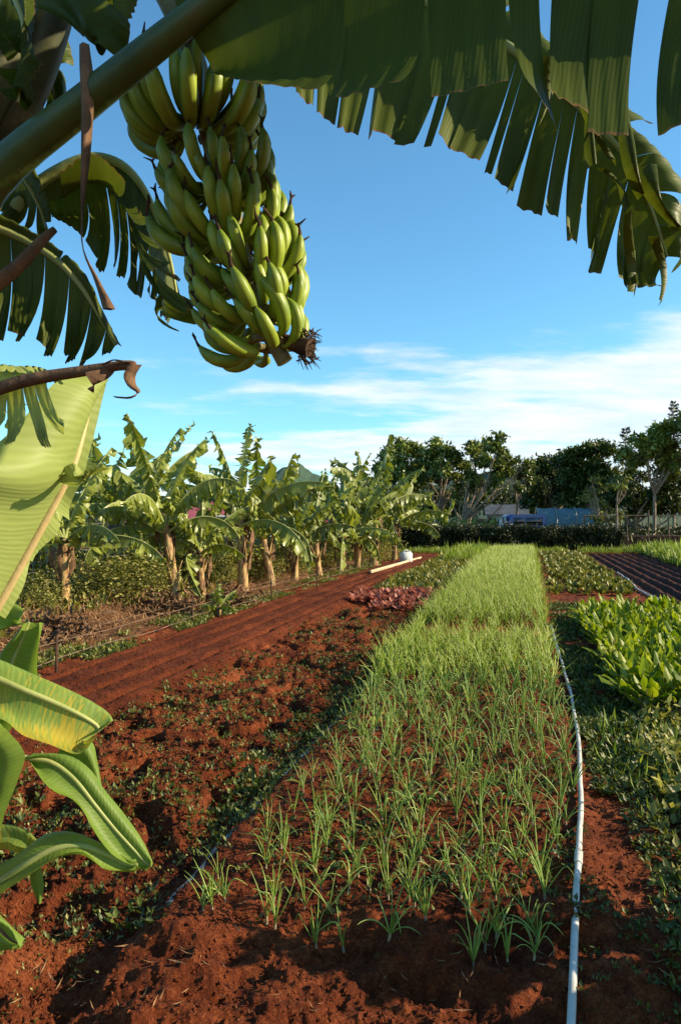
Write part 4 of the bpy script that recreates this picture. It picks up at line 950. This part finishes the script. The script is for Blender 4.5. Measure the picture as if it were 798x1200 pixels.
# house with a red roof behind the bananas
def house(name, cx, cy, w, d, h, rh, rz, wall, roof, lab, win):
    e = empty(name, (cx, cy, hz(cx, cy)), rz); tag(e, lab, 'house')
    mb = MB(); mb.box((0, 0, h / 2), (w, d, h)); mb.faces([[-w / 2, -d / 2, h], [-w / 2, d / 2, h], [-w / 2, 0, h + rh - .05]], [[0, 1, 2]]); mb.faces([[w / 2, -d / 2, h], [w / 2, d / 2, h], [w / 2, 0, h + rh - .05]], [[0, 1, 2]])
    mb.build('wall', wall, e, smooth=False)
    mb = MB(); ov = .35
    for s_ in (-1, 1):
        a = np.array([[-w / 2 - ov, s_ * (d / 2 + ov), h - .12], [w / 2 + ov, s_ * (d / 2 + ov), h - .12], [w / 2 + ov, 0, h + rh], [-w / 2 - ov, 0, h + rh]]); b = a + [0, 0, .07]
        V = np.vstack([a, b]); mb.faces(V, [[0, 1, 2, 3], [7, 6, 5, 4], [0, 4, 5, 1], [3, 2, 6, 7], [1, 5, 6, 2], [0, 3, 7, 4]])
    mb.build('roof', roof, e, smooth=False)
    for (wx, wz, ww, wh) in win:
        mb = MB(); mb.box((wx, -d / 2 - .02, wz), (ww + .16, .08, wh + .16)); o = mb.build('window', WALLW, e, smooth=False)
        mb = MB(); mb.box((wx, -d / 2 - .055, wz), (ww, .03, wh)); mb.build('pane', DGLASS, o, smooth=False)
DARKW_SHADE = pmat('dark_wall_and_shade', [(.3, (.03, .045, .055)), (.7, (.07, .10, .12))], scale=3, rough=.8)
house('house', (235 - CX) / F * 27, 30, 8.5, 5, 1.35, .75, R(12), DARKW_SHADE, REDROOF, 'dark walled house with a red roof behind the banana row', [(-2.5, 1.1, .9, .7), (0, 1.1, .9, .7), (2.5, 1.1, .9, .7)])
house('house', (592 - CX) / F * 60, 60, 2.8, 3, 1.9, .7, R(-8), WALLW, GREYROOF, 'small white house far behind the bare branched trees', [(-1.2, 1.4, .7, .6), (1.1, 1.4, .8, .6)])

rg = np.random.default_rng(91); k = 26000; X = -10 + 48 * rg.random(k); Yv = 38.5 + 14 * rg.random(k); hh = (.5 + 1.0 * fbm(X * .5, Yv * .5, 3)) * (1 - .75 * np.exp(-((X - 12) / 3.2) ** 2) * (Yv < 46))
v = np.stack([X, Yv, H(X, Yv) + hh * rg.random(k) ** .5], -1)
mb = MB(); mb.leaves(v, rg.normal(size=(k, 3)), rg.normal(size=(k, 3)), .2 + .2 * rg.random(k), .12)
tag(mb.build('undergrowth', HEDGE), 'dark tangled undergrowth below the trees beyond the hedge', 'undergrowth', kind='stuff')
# ------------------------------------------------------------------ hedge, shelter, van, trellis
rg = np.random.default_rng(31)
e = empty('hedge', ((590 - CX) / F * 35, 35, 0)); tag(e, 'long dark clipped hedge across the far end of the beds', 'hedge')
k = 42000; x0, x1 = (452 - CX) / F * 35 - .2, (728 - CX) / F * 35
u = rg.random(k); X = x0 + (x1 - x0) * u - e.location.x
top = 1.12 + .12 * fbm(X * 1.2, X * 0, 3) + .15 * (fbm(X * 5, X * 0 + 3, 2) - .5) - .25 * sstep(4.5, 6.0, X) + .3 * rg.random(k) ** 14 + .12 * (fbm(X * 2.3, X * 0 + 9, 2) - .5)
zz = rg.random(k) ** .8 * top; Yv = (rg.random(k) - .5) * (.7 + .5 * fbm(X * .9, zz * 2, 2)) + .7 * (fbm(X * 1.1 + 3, zz * 1.6, 3) - .5)
v = np.stack([X, Yv, zz], -1); mb = MB(); D_ = rg.normal(size=(k, 3)); D_[:, 1] -= .5; mb.leaves(v, D_, rg.normal(size=(k, 3)), .10 + .06 * rg.random(k), .07)
mb.build('foliage', HEDGE, e)
mb = MB()
for a in np.linspace(x0, x1, 40) - e.location.x: mb.tube([[a, 0, -.1], [a + .05, .05, .5], [a + rg.normal() * .15, 0, .95]], [.03, .022, .01], 5)
mb.build('stem', BARK, e)

def shelter():
    D = 43.; cx = (660 - CX) / F * D; w, r = 3.1, 1.55
    e = empty('hoop_shelter', (cx, D, 0), R(-10)); tag(e, 'rounded blue-grey tarpaulin shelter behind the hedge', 'shelter')
    a = np.linspace(0, math.pi, 28); prof = np.stack([np.cos(a) * 1.35, (np.sin(a) ** .75) * 2.2], -1)   # y, z
    n = 20; xs = np.linspace(-w / 2, w / 2, n)
    Gd = np.stack([np.stack([np.full(28, x_), prof[:, 0] * (1 + .01 * math.sin(i * 2.2)), prof[:, 1] * (1 - .02 * abs(math.sin(i * math.pi / 5)) )], -1) for i, x_ in enumerate(xs)], 0)
    # the right end closes like a dome
    for j in range(5):
        s_ = math.cos((j + 1) / 5.3 * math.pi / 2); x_ = w / 2 + .42 * math.sin((j + 1) / 5.3 * math.pi / 2)
        Gd = np.concatenate([Gd, np.stack([np.full(28, x_), prof[:, 0] * (.35 + .65 * s_), prof[:, 1] * (.4 + .6 * s_)], -1)[None]], 0)
    mb = MB(); mb.grid(Gd); V = Gd[-1]; mb.faces(V, [list(range(28))]); mb.build('cover', TARP, e)
    for x_ in (-w / 2 - .03, -.5, .6, w / 2):
        mb = MB(); mb.tube(np.stack([np.full(28, x_), prof[:, 0] * 1.02, prof[:, 1] * 1.015], -1), .03, 6); mb.build('hoop', WIRE, e)
    mb = MB(); V = np.stack([np.full(28, -w / 2 + .6), prof[:, 0] * .98, prof[:, 1] * .98], -1); mb.faces(V, [list(range(28))]); mb.build('opening_shade', DARKW_SHADE, e)  # dark sheet set inside the open end imitates the shade in there
shelter()

def van():
    D = 40.; cx = (611 - CX) / F * D
    e = empty('parked_van', (cx, D, 0), R(4)); tag(e, 'blue van parked behind the hedge, its roof and dark windows showing', 'van')
    L, W = 2.25, 1.6
    prof = [(-1.12, .35), (-1.12, .95), (-1.02, 1.15), (-.86, 1.72), (-.72, 1.8), (.95, 1.8), (1.06, 1.72), (1.12, 1.0), (1.12, .35)]
    mb = MB(); a = np.array([[x, -W / 2, z] for x, z in prof]); b = a * [1, -1, 1]; ins = np.array([[x * .97, -W / 2 - .04, .35 + (z - .35) * .97 + .02] for x, z in prof])
    mb.grid(np.stack([ins, a, b, ins * [1, -1, 1]], 0), None, 0, wrap=True); n = len(prof)
    mb.faces(ins, [list(range(n))]); mb.faces(ins * [1, -1, 1], [list(range(n))[::-1]]); mb.build('body', BLUE, e)
    for s_ in (-1, 1):
        for wx, ww in ((-.42, .62), (.42, .9)):
            mb = MB(); mb.box((wx, s_ * (W / 2 + .045), 1.42), (ww, .03, .42), bev=.01); mb.build('window', DGLASS, e)
        for wx in (-.72, .72):
            mb = MB(); mb.tube([[wx, s_ * (W / 2 - .15), .32], [wx, s_ * (W / 2 + .05), .32]], .32, 20); o = mb.build('wheel', TYRE, e)
            mb = MB(); mb.tube([[wx, s_ * (W / 2 + .04), .32], [wx, s_ * (W / 2 + .065), .32]], .19, 16); mb.build('rim', WIRE, o)
    mb = MB(); mb.faces([[-1.06, -.66, 1.2], [-1.06, .66, 1.2], [-.92, .62, 1.66], [-.92, -.62, 1.66]], [[0, 1, 2, 3]]); o = mb.build('windscreen', DGLASS, e); o.location.x = -.04
    for s_ in (-1, 1): mb = MB(); mb.box((-1.13, s_ * .58, .78), (.04, .26, .16), bev=.01); mb.build('headlight', WHITE, e)
van()

OLDWOOD = pmat('old_brown_wood', [(.3, (.06, .04, .025)), (.7, (.16, .11, .07))], scale=6, rough=.9)
e = empty('trellis', ((760 - CX) / F * 36, 36, 0)); tag(e, 'open wooden trellis of thin posts and rails right of the hedge', 'trellis')
for i in range(9):
    a = -3.2 + i * 1.05; mb = MB(); hgt = 2.0 if i % 2 else 1.7; mb.tube([[a, 0, -.1], [a + rg.normal() * .05, 0, hgt]], .036, 6); mb.build('post', OLDWOOD, e)
for z in (.7, 1.72): mb = MB(); mb.tube([[-3.3, -.06, z], [1.2, -.06, z + .02], [5.4, -.06, z]], .026, 6); mb.build('rail', OLDWOOD, e)
RUST = pmat('rust_brown_fence', [(.3, (.035, .015, .01)), (.7, (.11, .035, .022))], scale=3, rough=.85)
e2 = empty('board_fence', ((700 - CX) / F * 37, 37.2, 0)); tag(e2, 'low reddish brown board fence behind the trellis', 'fence')
for i in range(3):
    mb = MB(); 
    for j in range(16): mb.box((-3 + i * 4 + j * .25, rg.normal() * .01, .36 + rg.normal() * .02), (.2, .03, .72))
    mb.build('panel', RUST, e2, smooth=False)

# ------------------------------------------------------------------ trees
def tree(name, px_, D_, top, clumps, lab, cat='tree', mat=TREE_LEAF, leaf=.3, k=500, trunk_r=.13, fork=.3, cr=.62, grp='trees beyond the hedge', seed=0, base_px=None, loose=1.0, open_=False):
    """trunk forks into curved limbs, one to each clump of leaves; clumps are (px, py, radius m)"""
    rg = np.random.default_rng(seed)
    bx = ((base_px or px_) - CX) / F * D_
    e = empty(name, (bx, D_, 0)); tag(e, lab, cat, grp)
    pts = []
    for (cx_, cy_, r) in clumps:
        p = P(cx_, cy_, D_); p[1] += rg.normal() * .9; pts.append((p - np.array([bx, D_, 0]), r))
    mean = np.mean([p for p, r in pts], 0); zf = fork * max(p[2] for p, r in pts)
    mb = MB(); fk = np.array([mean[0] * .25, 0, zf])
    mb.tube(catmull([[0, 0, -.1], [rg.normal() * .08, 0, zf * .5], fk], 8), np.linspace(trunk_r, trunk_r * .8, 8), 8)
    for (p, r) in pts:
        m1 = fk + (p - fk) * .45 + rg.normal(size=3) * .3 + np.array([0, 0, -.25 if p[2] - fk[2] < abs(p[0] - fk[0]) else .05]) * np.linalg.norm(p - fk) * .3
        mb.tube(catmull([fk, m1, p], 12), np.linspace(trunk_r * .62, trunk_r * .16, 12), 6)
        for s_ in range(4):
            q0 = m1 + (p - m1) * rg.random(); mb.tube([q0, q0 + rg.normal(size=3) * .25 + [0, 0, .1], p + rg.normal(size=3) * r * .6], [trunk_r * .2, trunk_r * .14, trunk_r * .06], 4)
    mb.build('trunk', BARK, e)
    V, Dn, Sn = [], [], []
    for (p, r) in pts:
        kk = int(1.6 * k * (r / .8) ** 2); sub = max(4, int(7 * r)); cs = rg.normal(size=(sub, 3)) * r * .5
        i = rg.integers(sub, size=kk); v = cs[i] + rg.normal(size=(kk, 3)) * r * .24 * loose; V.append(p + v * [1.1, 1.1, .75]); dd = rg.normal(size=(kk, 3)) * .8 + v; dd[:, 2] -= .5 ; Dn.append(dd); Sn.append(rg.normal(size=(kk, 3)) * [1, 1, .4])
    V = np.concatenate(V); mb = MB(); kk = len(V)
    mb.leaves(V, np.concatenate(Dn), np.concatenate(Sn), leaf * (.6 + .8 * rg.random(kk)), leaf * .5 * (.6 + .8 * rg.random(kk)))
    mb.build('crown', mat, e)
    return e
def blob(x0, x1, y0, y1, n, r, seed):
    """clump centres spread over an uneven crown"""
    rg = np.random.default_rng(seed); o = []
    for i in range(n):
        u = (i + .5) / n; xx = x0 + (x1 - x0) * u; env = y0 + (y1 - y0) * (abs(u - .5) * 2) ** 2 * .6
        o.append((xx + rg.normal() * 5, env + rg.random() * (y1 - env) * (.0 if i % 2 else .9), r * (.75 + .5 * rg.random())))
    return o
tree('tree', 470, 46, 520, [(452, 540, .7), (462, 528, .7), (478, 530, .75), (470, 548, .8), (490, 545, .7), (455, 560, .8), (480, 565, .7), (497, 532, .5)], 'leafy tree above the last banana plants, leftmost beyond the hedge', seed=1, mat=TREE_LEAF, k=620)
tree('tree', 510, 45, 515, [(505, 533, .7), (518, 528, .7), (530, 535, .6), (512, 548, .7), (525, 555, .6), (538, 545, .55), (500, 560, .6), (545, 560, .5)], 'leafy tree with pale forked trunk left of the middle', seed=2, k=560)
tree('tree', 530, 43, 515, [(565, 518, .55), (574, 526, .6), (556, 532, .6), (583, 540, .6), (566, 545, .55), (592, 552, .6), (604, 550, .45), (548, 560, .5), (578, 562, .4)], 'tall leafy tree with bare pale lower branches sweeping right', seed=3, base_px=530, k=560, fork=.22)
tree('tree', 548, 44, 550, [(556, 572, .45), (540, 575, .5), (524, 580, .45), (565, 566, .35), (603, 570, .3)], 'small tree with many bare pale stems before the white house', seed=4, base_px=542, k=380, fork=.15)
tree('tree', 604, 45, 550, [(598, 557, .45), (608, 556, .45), (616, 560, .4), (618, 550, .35)], 'thin tree with a bare Y shaped trunk behind the blue van', seed=5, k=420, fork=.5, trunk_r=.09)
tree('tree', 650, 50, 535, [(640, 552, .9), (655, 545, 1.0), (670, 550, 1.0), (645, 570, 1.1), (665, 572, 1.1), (628, 562, .7), (690, 560, 1.0), (632, 583, .9)], 'dense dark rounded tree behind the tarpaulin shelter', seed=6, mat=TREE_LEAF_D, k=650, trunk_r=.25, fork=.4)
tree('tree', 690, 47, 530, [(660, 540, .8), (676, 533, .8), (692, 534, .9), (708, 542, .9), (682, 550, 1.0), (700, 560, 1.0), (715, 570, 1.0), (690, 575, .9), (670, 560, .8), (672, 585, .8), (725, 560, .8)], 'broad dark tree right of the tarpaulin shelter', seed=7, mat=TREE_LEAF_D, k=650, trunk_r=.22, fork=.35)
tree('tree', 755, 40, 495, [(738, 525, .65), (752, 520, .7), (766, 515, .7), (782, 510, .8), (796, 505, .8), (748, 536, .5), (775, 535, .6), (795, 535, .7), (790, 552, .6), (762, 532, .4)], 'spreading tree with pale crooked trunk at the right edge', seed=8, k=560, base_px=765, fork=.45, trunk_r=.11)
tree('tree', 735, 43, 560, [(728, 572, .8), (745, 575, .8), (760, 570, .8), (775, 578, .8), (792, 572, .8), (740, 590, .7), (716, 582, .7), (770, 592, .7), (795, 592, .8)], 'low dark tree behind the trellis at the right', seed=9, mat=TREE_LEAF_D, k=600, fork=.3)
tree('tree', 722, 37.5, 560, [(722, 570, .3), (718, 562, .25), (727, 558, .25)], 'thin pale bare stemmed tree beside the trellis post', seed=10, k=160, fork=.6, trunk_r=.07)
tree('tree', 700, 38.5, 580, [(696, 574, .4), (704, 584, .5), (710, 594, .5), (702, 606, .35), (718, 604, .5), (690, 564, .3)], 'sunlit small leafy tree at the right end of the shelter', seed=11, k=420, mat=VINE, leaf=.2)
tree('tree', 830, 38, 490, [(815, 500, .9), (835, 495, 1.0), (850, 510, 1.0), (820, 530, .9), (845, 540, 1.0)], 'leafy tree just beyond the right edge of the view', seed=12, k=520)
tree('tree', 590, 72, 570, [(560, 585, 1.5), (580, 588, 1.5), (600, 583, 1.4), (620, 585, 1.5), (540, 590, 1.5), (520, 585, 1.5), (500, 588, 1.5), (480, 585, 1.5), (460, 590, 1.6), (640, 590, 1.4)], 'wide dark treeline tree behind the white house', seed=13, mat=TREE_LEAF_D, k=420, trunk_r=.3)
for i, (px_, D_) in enumerate([(478, 38), (500, 39), (520, 38.5), (555, 39), (575, 40)]):
    r = copy_thing(protos[(2, 3, 0, 3, 3)[i]]); x_ = (px_ - CX) / F * D_; r.location = (x_, D_, 0); r.rotation_euler = (0, 0, i * 1.9); s_ = (.95, 1.3, .8, 1.2, 1.2)[i]; r.scale = (s_,) * 3
    tag(r, ['dark banana plant behind the left end of the hedge', 'small banana shoot behind the hedge below the forked tree', 'shaded banana plant behind the hedge below the bare branches', 'small banana shoot behind the hedge left of the white house', 'small banana shoot behind the hedge in front of the white house'][i], 'banana plant', 'banana plants behind the hedge')
def pine(px_, D_, top, lab, seed, r0):
    rg = np.random.default_rng(seed); h = CH + (HZ - top) / F * D_; e = empty('pine_tree', ((px_ - CX) / F * D_, D_, 0)); tag(e, lab, 'pine tree', 'pine trees beyond the hedge')
    mb = MB(); mb.tube([[0, 0, 0], [0, 0, h * .5], [0, 0, h]], [.16, .1, .02], 6); mb.build('trunk', BARK, e)
    V, Dn = [], []
    for z in np.arange(h * .35, h - .1, .32):
        rr = r0 * (1 - (z - h * .35) / (h * .65)) ** .8 + .08
        for a in rg.random(9) * 6.28:
            for f in np.linspace(.1, 1, 9):
                V.append([rr * f * math.cos(a), rr * f * math.sin(a), z + .12 * f + rg.normal() * .04]); Dn.append([math.cos(a), math.sin(a), .3 + rg.normal() * .4])
    V = np.array(V); mb = MB(); mb.leaves(V, np.array(Dn), rg.normal(size=V.shape), .26, .09); mb.build('crown', PINE, e)
pine(733, 70, 500, 'slim pointed pine showing above the dark tree at the right', 1, 1.5); pine(789, 75, 470, 'taller pointed pine nearest to the right edge', 2, 1.6)

# hills far off
def hill(name, prof, D, seed):
    n = 140; xs = np.interp(np.linspace(0, 1, n), np.linspace(0, 1, len(prof)), [p[0] for p in prof]); hs = np.interp(np.linspace(0, 1, n), np.linspace(0, 1, len(prof)), [p[1] for p in prof])
    X = (xs - CX) / F * D; Z = CH + (HZ - hs) / F * D + (fbm(xs * .12 + seed, xs * 0, 4) - .5) * D * .006
    rows_ = []
    for f in np.linspace(0, 1, 18):
        rows_.append(np.stack([X * (1 + .02 * (1 - f)), D - (1 - f) * D * .3 + (fbm(X * .004, X * 0 + f * 4 + seed, 4) - .5) * D * .05, -3 + (Z + 3) * (f ** .8) * (1 + .0 * f)], -1))
    rows_.append(rows_[-1] * np.array([1, 1.3, 0]) - [0, 0, 5])
    mb = MB(); mb.grid(np.stack(rows_, 0)); tag(mb.build(name, HILLM), kind='structure')
hill('hills', [(-900, 600), (-300, 590), (200, 588), (300, 575), (330, 548), (350, 543), (372, 556), (400, 572), (470, 575), (560, 556), (600, 546), (640, 556), (700, 575), (900, 585), (1700, 600)], 3200, 1)
hill('hills', [(-900, 602), (200, 598), (430, 590), (540, 578), (620, 572), (680, 582), (800, 592), (1700, 602)], 1500, 5)

# ------------------------------------------------------------------ light and sky
SUN_EL, SUN_AZ = 24.0, 93.0       # azimuth clockwise from the view direction
sd = bpy.data.lights.new('sun', 'SUN'); sd.energy = 5.0; sd.angle = R(.53); sd.color = (1, .84, .60)
sun = bpy.data.objects.new('sun', sd); COL.objects.link(sun)
dv = Vector((math.sin(R(SUN_AZ)) * math.cos(R(SUN_EL)), math.cos(R(SUN_AZ)) * math.cos(R(SUN_EL)), math.sin(R(SUN_EL))))
sun.rotation_euler = dv.to_track_quat('Z', 'Y').to_euler(); sun.location = (20, 0, 20)

w = bpy.data.worlds.new('World'); scene.world = w; w.use_nodes = True; nt = w.node_tree; nt.nodes.clear()
sky = nt.nodes.new('ShaderNodeTexSky'); sky.sky_type = 'NISHITA'; sky.sun_disc = False; sky.sun_elevation = R(SUN_EL); sky.sun_rotation = R(SUN_AZ); sky.air_density = 1.0; sky.dust_density = .3; sky.ozone_density = 1.5
tc = nt.nodes.new('ShaderNodeTexCoord'); sp_ = nt.nodes.new('ShaderNodeSeparateXYZ'); nt.links.new(tc.outputs['Generated'], sp_.inputs[0])
x_, y_, z_ = sp_.outputs
zc = math_n(nt, 'MAXIMUM', z_, .012)
cu = math_n(nt, 'DIVIDE', x_, math_n(nt, 'ADD', zc, .09)); cv = math_n(nt, 'DIVIDE', y_, math_n(nt, 'ADD', zc, .09))
cb = nt.nodes.new('ShaderNodeCombineXYZ'); nt.links.new(math_n(nt, 'MULTIPLY', cu, .75), cb.inputs[0]); nt.links.new(math_n(nt, 'MULTIPLY', cv, 1.25), cb.inputs[1])
n1 = noise(nt, cb.outputs[0], 1.0, 9, .6)
cov = math_n(nt, 'MULTIPLY_ADD', x_, .42, .0)          # more cloud to the right
lowb = N(nt, 'ShaderNodeMapRange'); nt.links.new(z_, lowb.inputs[0]); lowb.inputs[1].default_value = .30; lowb.inputs[2].default_value = .20; lowb.inputs[3].default_value = -.35; lowb.inputs[4].default_value = .07
lowc = N(nt, 'ShaderNodeMapRange'); nt.links.new(z_, lowc.inputs[0]); lowc.inputs[1].default_value = .12; lowc.inputs[2].default_value = .05; lowc.inputs[3].default_value = 0; lowc.inputs[4].default_value = .15
tot = math_n(nt, 'ADD', math_n(nt, 'ADD', n1, cov), math_n(nt, 'ADD', lowb.outputs[0], lowc.outputs[0]))
mr = N(nt, 'ShaderNodeMapRange'); mr.interpolation_type = 'SMOOTHSTEP'; nt.links.new(tot, mr.inputs[0]); mr.inputs[1].default_value = .48; mr.inputs[2].default_value = .70; mr.inputs[4].default_value = .85
n2 = noise(nt, cb.outputs[0], 2.6, 6, .6)
ccol = ramp(nt, [(.35, (3.6, 4.1, 4.6)), (.65, (5.0, 5.05, 5.1))], n2)
c = mixc(nt, mr.outputs[0], mixc(nt, 1.0, sky.outputs[0], (.53, .92, 1.04), 'MULTIPLY'), ccol)
bg = nt.nodes.new('ShaderNodeBackground'); bg.inputs['Strength'].default_value = .12; nt.links.new(c, bg.inputs[0])
wo = nt.nodes.new('ShaderNodeOutputWorld'); nt.links.new(bg.outputs[0], wo.inputs[0])

scene.view_settings.view_transform = 'Standard'; scene.view_settings.look = 'None'; scene.view_settings.exposure = 0.95; scene.view_settings.gamma = 1
scene.render.engine = 'CYCLES'; scene.cycles.max_bounces = 6; scene.cycles.use_denoising = True
